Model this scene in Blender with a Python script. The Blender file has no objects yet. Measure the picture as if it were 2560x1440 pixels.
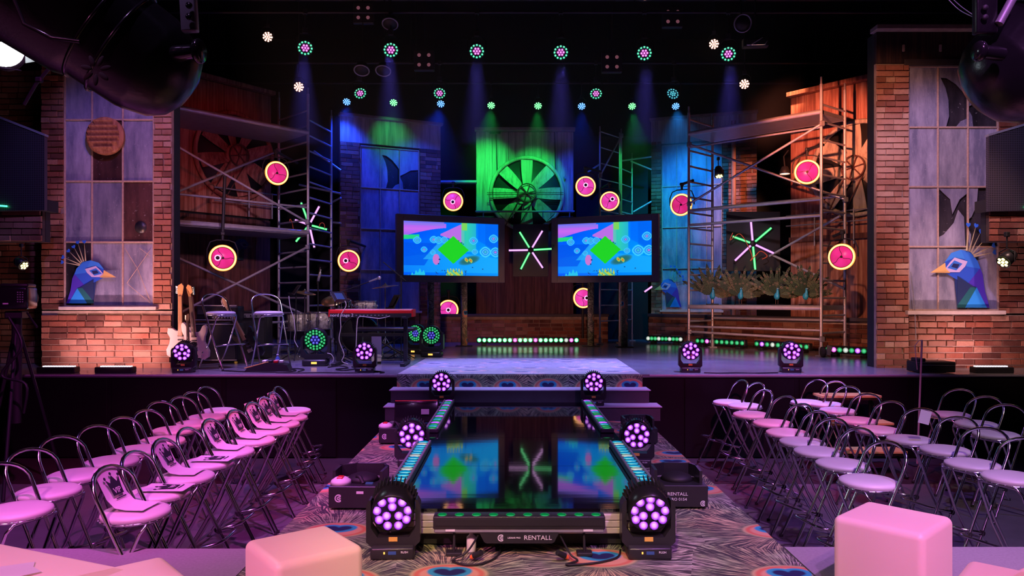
import bpy, bmesh, math, random
from mathutils import Vector, Matrix
random.seed(7)
PI = math.pi
SC = bpy.context.scene
COL = SC.collection
F = 1850.0; CX = 1280.0; HY = 745.0; EYE = 2.1

def P(px, py, d):
    return Vector(((px - CX) / F * d, d, EYE + (HY - py) / F * d))
def G(px, py, z0=0.0):
    d = F * (EYE - z0) / (py - HY)
    return Vector(((px - CX) / F * d, d, z0))

# ------------------------------------------------------------------ camera
cam = bpy.data.cameras.new('camera'); camo = bpy.data.objects.new('camera', cam); COL.objects.link(camo)
camo.location = (0, 0, EYE); camo.rotation_euler = (PI / 2, 0, 0)
cam.sensor_width = 36.0; cam.lens = 36.0 * F / 2560.0; cam.shift_y = (HY - 720) / 2560.0
cam.clip_start = 0.05; cam.clip_end = 100
SC.camera = camo
SC.view_settings.view_transform = 'Standard'; SC.view_settings.look = 'None'
SC.view_settings.gamma = 1.0; SC.view_settings.use_curve_mapping = False
SC.view_settings.exposure = 0.0
SC.cycles.use_denoising = True
SC.cycles.max_bounces = 6; SC.cycles.diffuse_bounces = 2; SC.cycles.glossy_bounces = 4
SC.cycles.volume_bounces = 0
SC.cycles.use_adaptive_sampling = True; SC.cycles.adaptive_threshold = 0.02
SC.cycles.sample_clamp_indirect = 4.0
W = bpy.data.worlds.new('world'); SC.world = W; W.use_nodes = True
W.node_tree.nodes['Background'].inputs[0].default_value = (0.30, 0.25, 0.55, 1)
W.node_tree.nodes['Background'].inputs[1].default_value = 0.004

def spot(name, loc, target, color, watts, angle=40, blend=0.5, radius=0.08):
    l = bpy.data.lights.new(name, 'SPOT'); l.color = color; l.energy = watts
    l.spot_size = math.radians(angle); l.spot_blend = blend; l.shadow_soft_size = radius
    o = bpy.data.objects.new(name, l); COL.objects.link(o); o.location = loc
    o.rotation_euler = (Vector(target) - Vector(loc)).to_track_quat('-Z', 'Y').to_euler()
    return o
def area(name, loc, target, color, watts, sx, sy):
    l = bpy.data.lights.new(name, 'AREA'); l.color = color; l.energy = watts
    l.shape = 'RECTANGLE'; l.size = sx; l.size_y = sy
    o = bpy.data.objects.new(name, l); COL.objects.link(o); o.location = loc
    o.rotation_euler = (Vector(target) - Vector(loc)).to_track_quat('-Z', 'Y').to_euler()
    return o
MAG = (1.0, 0.16, 0.62); VIO = (0.42, 0.20, 1.0); WARM = (1.0, 0.50, 0.30); PINK = (1.0, 0.36, 0.50)
BLUE = (0.02, 0.10, 1.0); GREEN = (0.02, 1.0, 0.16); CYAN = (0.05, 0.55, 1.0)
# audience washes
spot('wash_light_beam', (-0.9, 2.6, 6.6), (-3.3, 6.4, 0.8), (1.0, 0.10, 0.85), 1300, 50, 0.7)
spot('wash_light_beam', (0.6, 3.6, 6.8), (-3.0, 8.0, 0.8), (1.0, 0.10, 0.14), 1300, 26, 0.8)
spot('wash_light_beam', (-2.0, 1.0, 6.4), (-2.6, 4.6, 0.6), (0.66, 0.36, 0.95), 360, 55, 0.7)
spot('wash_light_beam', (1.2, 3.0, 6.8), (3.2, 9.0, 0.8), (1.0, 0.09, 0.42), 1900, 28, 0.8)
spot('wash_light_beam', (3.4, 1.4, 6.6), (3.5, 5.7, 0.7), (0.90, 0.62, 0.62), 620, 42, 0.7)
spot('wash_light_beam', (4.6, 4.0, 6.8), (3.6, 6.6, 0.0), (0.30, 0.14, 1.0), 560, 60, 0.6)
spot('wash_light_beam', (-4.2, 4.6, 6.8), (-3.0, 6.8, 0.0), (0.34, 0.14, 1.0), 260, 55, 0.6)
# catwalk and foreground
spot('wash_light_beam', (-0.5, -0.8, 5.6), (0.25, 4.0, 0.6), (1.0, 0.68, 0.36), 1300, 26, 0.8)
spot('wash_light_beam', (3.0, 1.0, 6.6), (1.5, 5.6, 0.6), (0.70, 0.22, 1.0), 1300, 44, 0.8)
spot('wash_light_beam', (-2.4, 4.0, 6.8), (-1.3, 7.0, 0.6), (0.78, 0.20, 0.95), 1100, 34, 0.8)
spot('wash_light_beam', (0.8, -0.8, 5.0), (2.0, 3.7, 0.9), (0.85, 0.26, 1.0), 620, 34, 0.8)
spot('wash_light_beam', (-3.4, -0.6, 5.0), (-2.1, 3.0, 0.9), (1.0, 0.20, 0.62), 1200, 46, 0.8)
spot('wash_light_beam', (0.2, -0.9, 5.2), (-0.9, 3.2, 0.9), (1.0, 0.40, 0.42), 190, 26, 0.8)
spot('wash_light_beam', (1.6, -0.9, 5.2), (2.5, 2.9, 0.9), (1.0, 0.28, 0.45), 700, 30, 0.8)
# stage floor
spot('stage_wash_beam', (0.1, 9.2, 7.8), (0.1, 10.9, 1.1), (0.36, 0.30, 1.0), 4200, 36, 0.8)
spot('stage_wash_beam', (-3.0, 9.2, 7.6), (-2.8, 10.0, 1.1), (0.42, 0.24, 1.0), 2600, 34, 0.8)
spot('stage_wash_beam', (3.4, 9.4, 7.6), (3.2, 10.7, 1.1), (0.34, 0.26, 1.0), 3600, 46, 0.8)
spot('stage_wash_beam', (4.0, 8.6, 7.6), (3.4, 12.4, 1.1), (1.0, 0.36, 0.60), 300, 34, 0.8)
spot('stage_wash_beam', (-5.0, 8.0, 7.6), (-3.8, 10.6, 1.5), (0.62, 0.32, 1.0), 380, 36, 0.8)
spot('stage_wash_beam', (-1.0, 7.6, 6.6), (-2.7, 12.0, 1.8), (0.9, 0.6, 0.70), 760, 30, 0.8)
# towers
spot('set_light_beam', (-5.35, 9.5, 1.35), (-5.15, 10.7, 2.0), (1.0, 0.40, 0.34), 62, 110, 0.95)
spot('set_light_beam', (-5.0, 9.3, 1.4), (-4.6, 10.7, 3.4), (1.0, 0.42, 0.24), 110, 80, 0.9)
spot('set_light_beam', (-1.6, 5.6, 6.6), (-4.9, 10.7, 3.9), (1.0, 0.30, 0.30), 600, 30, 0.7)
spot('set_light_beam', (-3.4, 6.4, 6.8), (-5.8, 10.7, 3.5), (0.36, 0.24, 1.0), 620, 36, 0.7)
spot('set_light_beam', (1.6, 5.4, 6.6), (5.4, 10.7, 3.9), (1.0, 0.40, 0.24), 1700, 30, 0.8)
spot('set_light_beam', (3.4, 6.4, 6.8), (6.4, 10.7, 3.6), (0.50, 0.42, 1.0), 900, 30, 0.7)
spot('set_light_beam', (5.0, 10.0, 1.2), (5.4, 10.7, 1.8), (1.0, 0.50, 0.14), 9, 120, 0.9)
spot('set_light_beam', (5.0, 7.0, 6.5), (6.5, 10.6, 1.8), (1.0, 0.55, 0.50), 1000, 27, 0.8)
# fan panels and brick piers
spot('set_light_beam', (1.6, 7.2, 4.3), (6.1, 14.2, 5.1), (1.0, 0.24, 0.13), 6500, 17, 0.7)
spot('set_light_beam', (5.5, 13.2, 7.2), (5.3, 17.0, 4.3), (1.0, 0.36, 0.18), 1800, 24, 0.9)
spot('set_light_beam', (-1.5, 7.2, 4.3), (-5.7, 14.5, 4.9), (1.0, 0.06, 0.07), 240, 20, 0.7)
spot('set_light_beam', (0.2, 12.6, 1.9), (0.3, 16.6, 1.4), (1.0, 0.40, 0.28), 150, 75, 0.9)  # unseen source added to brighten the centre low wall
spot('set_light_beam', (3.4, 10.6, 1.9), (5.1, 15.2, 1.4), (1.0, 0.36, 0.22), 320, 60, 0.9)  # another added source without a fixture, for the right low wall
spot('set_light_beam', (2.8, 9.6, 4.6), (4.4, 13.6, 2.8), (0.9, 0.62, 0.8), 460, 36, 0.9)
spot('set_light_beam', (-2.8, 9.2, 4.6), (-4.4, 13.4, 3.3), (0.9, 0.5, 0.85), 420, 40, 0.9)

# ------------------------------------------------------------------ materials
class NT:
    def __init__(s, name):
        s.m = bpy.data.materials.new(name); s.m.use_nodes = True
        s.t = s.m.node_tree; s.b = s.t.nodes['Principled BSDF']; s.out = s.t.nodes['Material Output']
    def n(s, typ, **kw):
        x = s.t.nodes.new(typ)
        for k, v in kw.items(): setattr(x, k, v)
        return x
    def l(s, a, b): s.t.links.new(a, b)
    def put(s, inp, v):
        if hasattr(v, 'is_output') or isinstance(v, bpy.types.NodeSocket): s.l(v, inp)
        elif v is not None: inp.default_value = v
    def m_(s, op, a, b=None, c=None, clamp=False):
        x = s.n('ShaderNodeMath', operation=op, use_clamp=clamp)
        s.put(x.inputs[0], a); s.put(x.inputs[1], b); s.put(x.inputs[2], c)
        return x.outputs[0]
    def mix(s, f, a, b, mode='MIX'):
        x = s.n('ShaderNodeMix', data_type='RGBA', blend_type=mode)
        s.put(x.inputs[0], f); s.put(x.inputs[6], a); s.put(x.inputs[7], b)
        return x.outputs[2]
    def noise(s, vec, scale, detail=3.0, rough=0.55):
        x = s.n('ShaderNodeTexNoise'); x.inputs['Scale'].default_value = scale
        x.inputs['Detail'].default_value = detail; x.inputs['Roughness'].default_value = rough
        if vec is not None: s.l(vec, x.inputs['Vector'])
        return x.outputs[0]
    def ramp(s, f, stops):
        x = s.n('ShaderNodeValToRGB'); s.l(f, x.inputs[0]); e = x.color_ramp.elements
        while len(e) < len(stops): e.new(0.5)
        for i, (p, c) in enumerate(stops):
            e[i].position = p; e[i].color = (c[0], c[1], c[2], 1) if len(c) == 3 else c
        return x.outputs[0]
    def mapping(s, vec, scale=(1, 1, 1), rot=(0, 0, 0)):
        x = s.n('ShaderNodeMapping'); s.l(vec, x.inputs[0]); x.inputs['Scale'].default_value = scale
        x.inputs['Rotation'].default_value = rot
        return x.outputs[0]
    def obj(s): return s.n('ShaderNodeTexCoord').outputs['Object']
    def pos(s): return s.n('ShaderNodeNewGeometry').outputs['Position']
    def bump(s, h, strength=0.3, dist=0.01):
        x = s.n('ShaderNodeBump'); x.inputs['Strength'].default_value = strength
        x.inputs['Distance'].default_value = dist; s.l(h, x.inputs['Height']); s.l(x.outputs[0], s.b.inputs['Normal'])
    def base(s, c): s.put(s.b.inputs['Base Color'], (c[0], c[1], c[2], 1) if isinstance(c, tuple) else c)
    def set(s, rough=None, metal=None, spec=None):
        if rough is not None: s.put(s.b.inputs['Roughness'], rough)
        if metal is not None: s.put(s.b.inputs['Metallic'], metal)
        if spec is not None: s.b.inputs['Specular IOR Level'].default_value = spec

def plain(name, c, rough=0.5, metal=0.0, var=0.15, scale=8.0, bump=0.0, spec=None):
    m = NT(name); v = m.noise(m.pos(), scale, 4)
    a = tuple(max(0, x * (1 - var)) for x in c) + (1,); b = tuple(min(1, x * (1 + var)) for x in c) + (1,)
    m.base(m.mix(v, a, b)); m.set(rough, metal, spec)
    if bump: m.bump(m.noise(m.pos(), scale * 6, 3), bump, 0.004)
    return m.m
def glow(name, c, s):
    m = NT(name); m.base((c[0] * .3, c[1] * .3, c[2] * .3)); m.set(0.3)
    m.b.inputs['Emission Color'].default_value = (c[0], c[1], c[2], 1); m.b.inputs['Emission Strength'].default_value = s
    return m.m
def lens_glow(name, c, core, s):
    "LED lens: bright centre, coloured rim (radial in object space, x/z plane)"
    m = NT(name); lw = m.n('ShaderNodeLayerWeight'); lw.inputs[0].default_value = 0.5
    col = m.ramp(lw.outputs['Facing'], [(0.02, core), (0.16, [a * .5 + b * .5 for a, b in zip(c, core)]), (0.42, c), (0.9, [a * .35 for a in c])])
    m.base((c[0] * .2, c[1] * .2, c[2] * .2)); m.set(0.2)
    m.l(col, m.b.inputs['Emission Color']); m.b.inputs['Emission Strength'].default_value = s
    return m.m

def make_brick(name, lo, hi, pale):
    m = NT(name); oi = m.n('ShaderNodeObjectInfo'); ge = m.n('ShaderNodeNewGeometry')
    wn = m.n('ShaderNodeTexWhiteNoise', noise_dimensions='1D')
    m.l(m.m_('ADD', oi.outputs['Random'], ge.outputs['Random Per Island']), wn.inputs['W'])
    c = m.ramp(wn.outputs[0], [(0.0, lo), (0.35, [a * .6 + b * .4 for a, b in zip(lo, hi)]), (0.75, hi), (1.0, pale)])
    v = m.noise(m.pos(), 26, 5, 0.7)
    c = m.mix(m.m_('MULTIPLY', v, 0.75), c, (lo[0] * .5, lo[1] * .5, lo[2] * .5, 1))
    big = m.noise(m.pos(), 1.3, 3)
    c = m.mix(m.m_('MULTIPLY', m.m_('SUBTRACT', big, 0.48, clamp=True), 2.4, clamp=True), c, (pale[0], pale[1], pale[2], 1))
    m.base(c); m.set(0.82, spec=0.25); m.bump(m.noise(m.pos(), 60, 5, 0.7), 0.7, 0.01)
    return m.m
M = {}
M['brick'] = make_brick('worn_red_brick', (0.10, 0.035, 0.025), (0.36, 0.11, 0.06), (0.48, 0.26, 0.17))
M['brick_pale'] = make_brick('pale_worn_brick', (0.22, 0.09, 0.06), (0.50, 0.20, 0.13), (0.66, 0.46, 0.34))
def make_mortar(name, a, b):
    m = NT(name); v = m.noise(m.pos(), 9, 5); m.base(m.mix(v, a + (1,), b + (1,))); m.set(0.95, spec=0.1)
    m.bump(m.noise(m.pos(), 80, 4), 0.5, 0.006); return m.m
M['mortar'] = make_mortar('dirty_mortar', (0.14, 0.10, 0.08), (0.48, 0.36, 0.28))
M['mortar_dark'] = make_mortar('dark_mortar', (0.02, 0.015, 0.015), (0.10, 0.07, 0.06))
def make_rust(name, dark, mid, lite):
    m = NT(name); p = m.pos()
    v = m.noise(m.mapping(p, (9, 9, 0.7)), 1.6, 6, 0.65)
    w = m.noise(m.mapping(p, (40, 40, 1.2)), 1.0, 3, 0.6)
    f = m.m_('ADD', m.m_('MULTIPLY', v, 0.7), m.m_('MULTIPLY', w, 0.35))
    m.base(m.ramp(f, [(0.30, dark), (0.52, mid), (0.74, lite)])); m.set(0.75, spec=0.3)
    m.bump(w, 0.35, 0.006); return m.m
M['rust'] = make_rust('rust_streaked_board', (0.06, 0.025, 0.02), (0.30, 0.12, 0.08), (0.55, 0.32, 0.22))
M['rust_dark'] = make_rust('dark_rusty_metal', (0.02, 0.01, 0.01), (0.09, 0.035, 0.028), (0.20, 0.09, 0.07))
M['header'] = make_rust('shaded_header_board', (0.012, 0.010, 0.014), (0.03, 0.018, 0.02), (0.09, 0.045, 0.035))  # rusty board darkened in colour for the unlit top of the right tower
M['weathered'] = make_rust('weathered_grey_board', (0.10, 0.09, 0.08), (0.36, 0.33, 0.28), (0.62, 0.58, 0.50))
M['fan_metal'] = make_rust('painted_fan_metal', (0.14, 0.12, 0.10), (0.40, 0.36, 0.28), (0.58, 0.54, 0.42))
def make_pane(name, a, b):
    m = NT(name); p = m.pos(); oi = m.n('ShaderNodeObjectInfo')
    v = m.ramp(m.noise(m.mapping(p, (5, 5, 1.2)), 1.1, 6, 0.68), [(0.36, (0, 0, 0)), (0.64, (1, 1, 1))]); s2 = m.noise(p, 30, 4)
    c = m.mix(v, a + (1,), b + (1,))
    c = m.mix(m.m_('MULTIPLY', oi.outputs['Random'], 0.55), c, (a[0] * .35, a[1] * .35, a[2] * .45, 1))
    c = m.mix(m.m_('MULTIPLY', m.m_('GREATER_THAN', s2, 0.68), 0.25), c, (.6, .6, .65, 1))
    m.base(c); m.set(0.38, spec=0.5); m.bump(v, 0.1, 0.01); return m.m
M['pane'] = make_pane('grimy_window_glass', (0.16, 0.17, 0.26), (0.42, 0.42, 0.55))
M['pane_dark'] = make_pane('dark_window_glass', (0.015, 0.015, 0.02), (0.05, 0.045, 0.06))
M['pane_text'] = make_pane('textured_window_glass', (0.20, 0.21, 0.27), (0.50, 0.50, 0.58))
M['pane_brown'] = make_pane('brown_stained_glass', (0.04, 0.02, 0.02), (0.14, 0.06, 0.06))
M['muntin'] = plain('rusted_window_bar', (0.42, 0.30, 0.24), 0.7, 0.0, 0.4, 30)
M['sill'] = plain('weathered_stone_sill', (0.50, 0.42, 0.36), 0.85, 0, 0.25, 10, 0.3)
M['trim'] = plain('roof_edge_metal', (0.30, 0.22, 0.20), 0.6, 0.1, 0.5, 9)
M['lintel'] = plain('dark_lintel_board', (0.05, 0.04, 0.045), 0.7, 0, 0.3, 6)
M['black'] = plain('matt_black_paint', (0.012, 0.012, 0.014), 0.6, 0, 0.2, 6)
M['drape'] = plain('black_stage_drape', (0.010, 0.009, 0.013), 0.9, 0, 0.4, 3)
M['plastic'] = plain('black_satin_plastic', (0.020, 0.020, 0.023), 0.36, 0, 0.2, 8)
M['glossblack'] = plain('gloss_black_housing', (0.012, 0.012, 0.014), 0.16, 0, 0.2, 4)
M['lampgrey'] = plain('worn_lamp_housing', (0.014, 0.014, 0.017), 0.28, 0.3, 0.4, 14, 0.15)
M['greysteel'] = plain('grey_painted_steel', (0.30, 0.31, 0.34), 0.45, 0.4, 0.2, 16)
M['chrome'] = plain('polished_chrome', (0.82, 0.82, 0.85), 0.17, 1.0, 0.04, 5)
M['vinyl'] = plain('white_vinyl_seat', (0.78, 0.74, 0.72), 0.42, 0, 0.05, 6)
M['alu'] = plain('scaffold_aluminium', (0.56, 0.55, 0.58), 0.36, 0.55, 0.25, 14)
M['profile'] = plain('satin_edge_profile', (0.62, 0.58, 0.50), 0.4, 0.2, 0.12, 9)
M['alu_dull'] = plain('dull_aluminium_deck', (0.34, 0.34, 0.36), 0.5, 0.55, 0.25, 10)
M['rubber'] = plain('black_rubber', (0.02, 0.02, 0.02), 0.8, 0, 0.1, 9)
M['tread'] = plain('lit_grey_tread', (0.40, 0.40, 0.44), 0.6, 0, 0.1, 8)  # paler than the risers: overhead light on the treads put into the colour
M['concrete'] = plain('grey_concrete_step', (0.05, 0.05, 0.055), 0.75, 0, 0.35, 5, 0.25)
M['fascia'] = plain('black_stage_fascia', (0.007, 0.006, 0.007), 0.6, 0, 0.35, 3, 0, 0.15)
M['grey_carpet'] = plain('grey_riser_carpet', (0.30, 0.29, 0.31), 0.95, 0, 0.25, 60, 0.5)
M['matfloor'] = plain('grey_audience_matting', (0.13, 0.12, 0.14), 0.65, 0, 0.3, 4, 0.2)
M['floor'] = plain('dark_studio_floor', (0.05, 0.03, 0.035), 0.35, 0, 0.4, 3)
M['yellow'] = plain('yellow_tape', (0.75, 0.48, 0.08), 0.6, 0, 0.1, 9)
M['paper'] = plain('white_paper', (0.78, 0.76, 0.76), 0.8, 0, 0.03, 9)
M['ink'] = plain('black_print_ink', (0.015, 0.015, 0.03), 0.7, 0, 0.05, 9)
M['white'] = plain('white_lettering', (0.75, 0.75, 0.75), 0.6, 0, 0.05, 9)
M['cube'] = None
M['red'] = plain('red_keyboard_paint', (0.62, 0.02, 0.02), 0.3, 0, 0.1, 5)
M['cable'] = plain('black_cable', (0.012, 0.012, 0.012), 0.5, 0, 0.1, 9)
M['white_cable'] = plain('pale_cable', (0.55, 0.52, 0.48), 0.5, 0, 0.1, 9)
M['orange'] = plain('orange_plug', (0.8, 0.15, 0.04), 0.45, 0, 0.1, 9)
M['teal'] = plain('teal_feather', (0.02, 0.28, 0.42), 0.4, 0, 0.5, 30)
M['pearl'] = None
M['bronze'] = plain('bronze_cymbal', (0.55, 0.38, 0.22), 0.3, 0.9, 0.2, 20)
M['cream'] = plain('cream_guitar_body', (0.66, 0.56, 0.48), 0.3, 0, 0.06, 6)
M['maple'] = plain('maple_neck', (0.55, 0.30, 0.13), 0.4, 0, 0.2, 14)
M['rosewood'] = plain('dark_fretboard', (0.07, 0.03, 0.02), 0.5, 0, 0.3, 20)
M['amp'] = plain('black_amp_cloth', (0.03, 0.03, 0.035), 0.9, 0, 0.3, 40, 0.3)
M['silver'] = plain('silver_piping', (0.55, 0.55, 0.58), 0.4, 0.6, 0.1, 9)
M['frame'] = plain('dark_screen_frame', (0.13, 0.12, 0.13), 0.5, 0, 0.25, 5)
M['woodstep'] = plain('yellow_edged_step', (0.60, 0.42, 0.12), 0.6, 0, 0.2, 12)
M['louver'] = make_rust('copper_vent_louver', (0.10, 0.04, 0.025), (0.34, 0.14, 0.07), (0.52, 0.26, 0.14))
M['lampwhite'] = glow('studio_lamp_face', (0.85, 0.95, 1.0), 14)
M['ring_on'] = glow('amber_led_ring', (1.0, 0.30, 0.05), 2.2)
M['ring_core'] = glow('pale_amber_led_core', (1.0, 0.62, 0.25), 2.2)
M['tube_g'] = lens_glow('green_led_tube', (0.0, 0.85, 0.16), (0.35, 1.0, 0.5), 1.1)
M['tube_p'] = lens_glow('pink_led_tube', (0.65, 0.18, 0.8), (1.0, 0.65, 1.0), 1.1)
M['lens_m'] = lens_glow('magenta_led_lens', (0.42, 0.05, 0.90), (1.0, 0.48, 1.0), 1.2)
M['lens_g'] = lens_glow('green_led_lens', (0.0, 0.24, 0.05), (0.12, 0.85, 0.35), 0.85)
M['lens_b'] = lens_glow('blue_led_lens', (0.03, 0.02, 0.45), (0.22, 0.22, 1.0), 0.85)
M['lens_c'] = lens_glow('cyan_led_lens', (0.0, 0.30, 0.55), (0.3, 1.0, 0.8), 0.9)
M['lens_pk'] = lens_glow('pink_led_lens', (0.70, 0.06, 0.65), (1.0, 0.6, 1.0), 1.1)
M['lens_w'] = lens_glow('white_led_lens', (0.35, 0.45, 0.38), (1.0, 1.0, 0.95), 0.9)
M['hot_w'] = lens_glow('warm_white_led_lens', (1.0, 0.42, 0.30), (1.0, 0.85, 0.75), 3.0)
M['hot_g'] = lens_glow('bright_green_led_lens', (0.03, 0.9, 0.15), (0.6, 1.0, 0.7), 2.2)
M['hot_b'] = lens_glow('bright_blue_led_lens', (0.02, 0.20, 1.0), (0.4, 0.8, 1.0), 2.2)
M['dim'] = glow('faint_pink_bulb', (0.30, 0.10, 0.14), 0.5)
M['bar_w'] = glow('white_led_strip', (0.85, 0.8, 1.0), 6)
M['bar_g'] = glow('green_led_strip', (0.05, 1.0, 0.35), 4)
M['yel_led'] = glow('yellow_led_lens', (1.0, 0.85, 0.25), 5)
M['amber'] = glow('amber_display', (1.0, 0.45, 0.08), 2.0)
M['lcd'] = glow('dim_blue_display', (0.05, 0.08, 0.3), 0.5)

def make_pearl():
    m = NT('white_pearl_drum_wrap'); v = m.noise(m.obj(), 22, 5, 0.7)
    m.base(m.ramp(v, [(0.35, (0.30, 0.27, 0.24)), (0.5, (0.62, 0.58, 0.52)), (0.65, (0.8, 0.77, 0.7))])); m.set(0.25); return m.m
M['pearl'] = make_pearl()
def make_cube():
    m = NT('translucent_polyethylene_pink_glow'); m.base((0.80, 0.62, 0.58)); m.set(0.42)  # white plastic; pink glow put into the base tint and a faint emission
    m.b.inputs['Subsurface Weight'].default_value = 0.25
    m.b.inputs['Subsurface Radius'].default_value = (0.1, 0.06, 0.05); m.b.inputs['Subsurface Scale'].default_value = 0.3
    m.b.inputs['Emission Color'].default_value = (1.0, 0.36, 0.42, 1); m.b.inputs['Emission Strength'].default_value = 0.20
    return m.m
M['cube'] = make_cube()
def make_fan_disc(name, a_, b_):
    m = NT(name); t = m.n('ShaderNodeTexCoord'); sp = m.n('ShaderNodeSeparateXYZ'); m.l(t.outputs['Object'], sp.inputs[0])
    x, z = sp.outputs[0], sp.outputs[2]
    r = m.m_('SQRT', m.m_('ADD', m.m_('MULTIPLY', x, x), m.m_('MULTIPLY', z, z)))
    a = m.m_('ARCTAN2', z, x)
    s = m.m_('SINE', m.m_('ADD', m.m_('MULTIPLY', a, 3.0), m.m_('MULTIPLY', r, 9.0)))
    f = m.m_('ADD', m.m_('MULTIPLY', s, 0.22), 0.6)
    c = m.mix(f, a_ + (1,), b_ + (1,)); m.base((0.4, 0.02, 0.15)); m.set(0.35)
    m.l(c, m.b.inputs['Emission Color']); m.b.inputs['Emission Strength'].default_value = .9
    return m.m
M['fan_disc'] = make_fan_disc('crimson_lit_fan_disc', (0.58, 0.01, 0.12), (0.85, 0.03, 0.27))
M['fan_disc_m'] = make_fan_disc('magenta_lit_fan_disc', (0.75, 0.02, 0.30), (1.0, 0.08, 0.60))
def make_stage():
    m = NT('satin_stage_floor'); v = m.noise(m.pos(), 2.2, 4)
    m.base(m.mix(v, (0.16, 0.16, 0.17, 1), (0.25, 0.25, 0.26, 1)))
    m.set(m.m_('ADD', m.m_('MULTIPLY', v, 0.16), 0.14), spec=0.6)
    m.bump(m.noise(m.mapping(m.pos(), (6, 25, 1)), 1.0, 2), 0.12, 0.01); return m.m
M['stage'] = make_stage()
def make_gloss():
    m = NT('mirror_black_catwalk'); m.base((0.004, 0.004, 0.006)); m.set(0.05, spec=1.0)
    m.b.inputs['IOR'].default_value = 1.8
    h = m.m_('ADD', m.noise(m.mapping(m.pos(), (0.5, 9.0, 1)), 1.0, 3, 0.6), m.m_('MULTIPLY', m.noise(m.mapping(m.pos(), (1.5, 70, 1)), 1.0, 2), 0.10))
    m.bump(h, 0.022, 0.010); return m.m
M['gloss'] = make_gloss()
def make_mesh_metal():
    m = NT('perforated_dark_metal'); v = m.n('ShaderNodeTexVoronoi'); v.inputs['Scale'].default_value = 42
    v.inputs['Randomness'].default_value = 0.0; m.l(m.obj(), v.inputs['Vector'])
    h = m.m_('LESS_THAN', v.outputs['Distance'], 0.30)
    m.base(m.mix(h, (0.09, 0.08, 0.10, 1), (0.005, 0.005, 0.006, 1))); m.set(0.4, 0.5)
    return m.m
M['mesh'] = make_mesh_metal()

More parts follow.
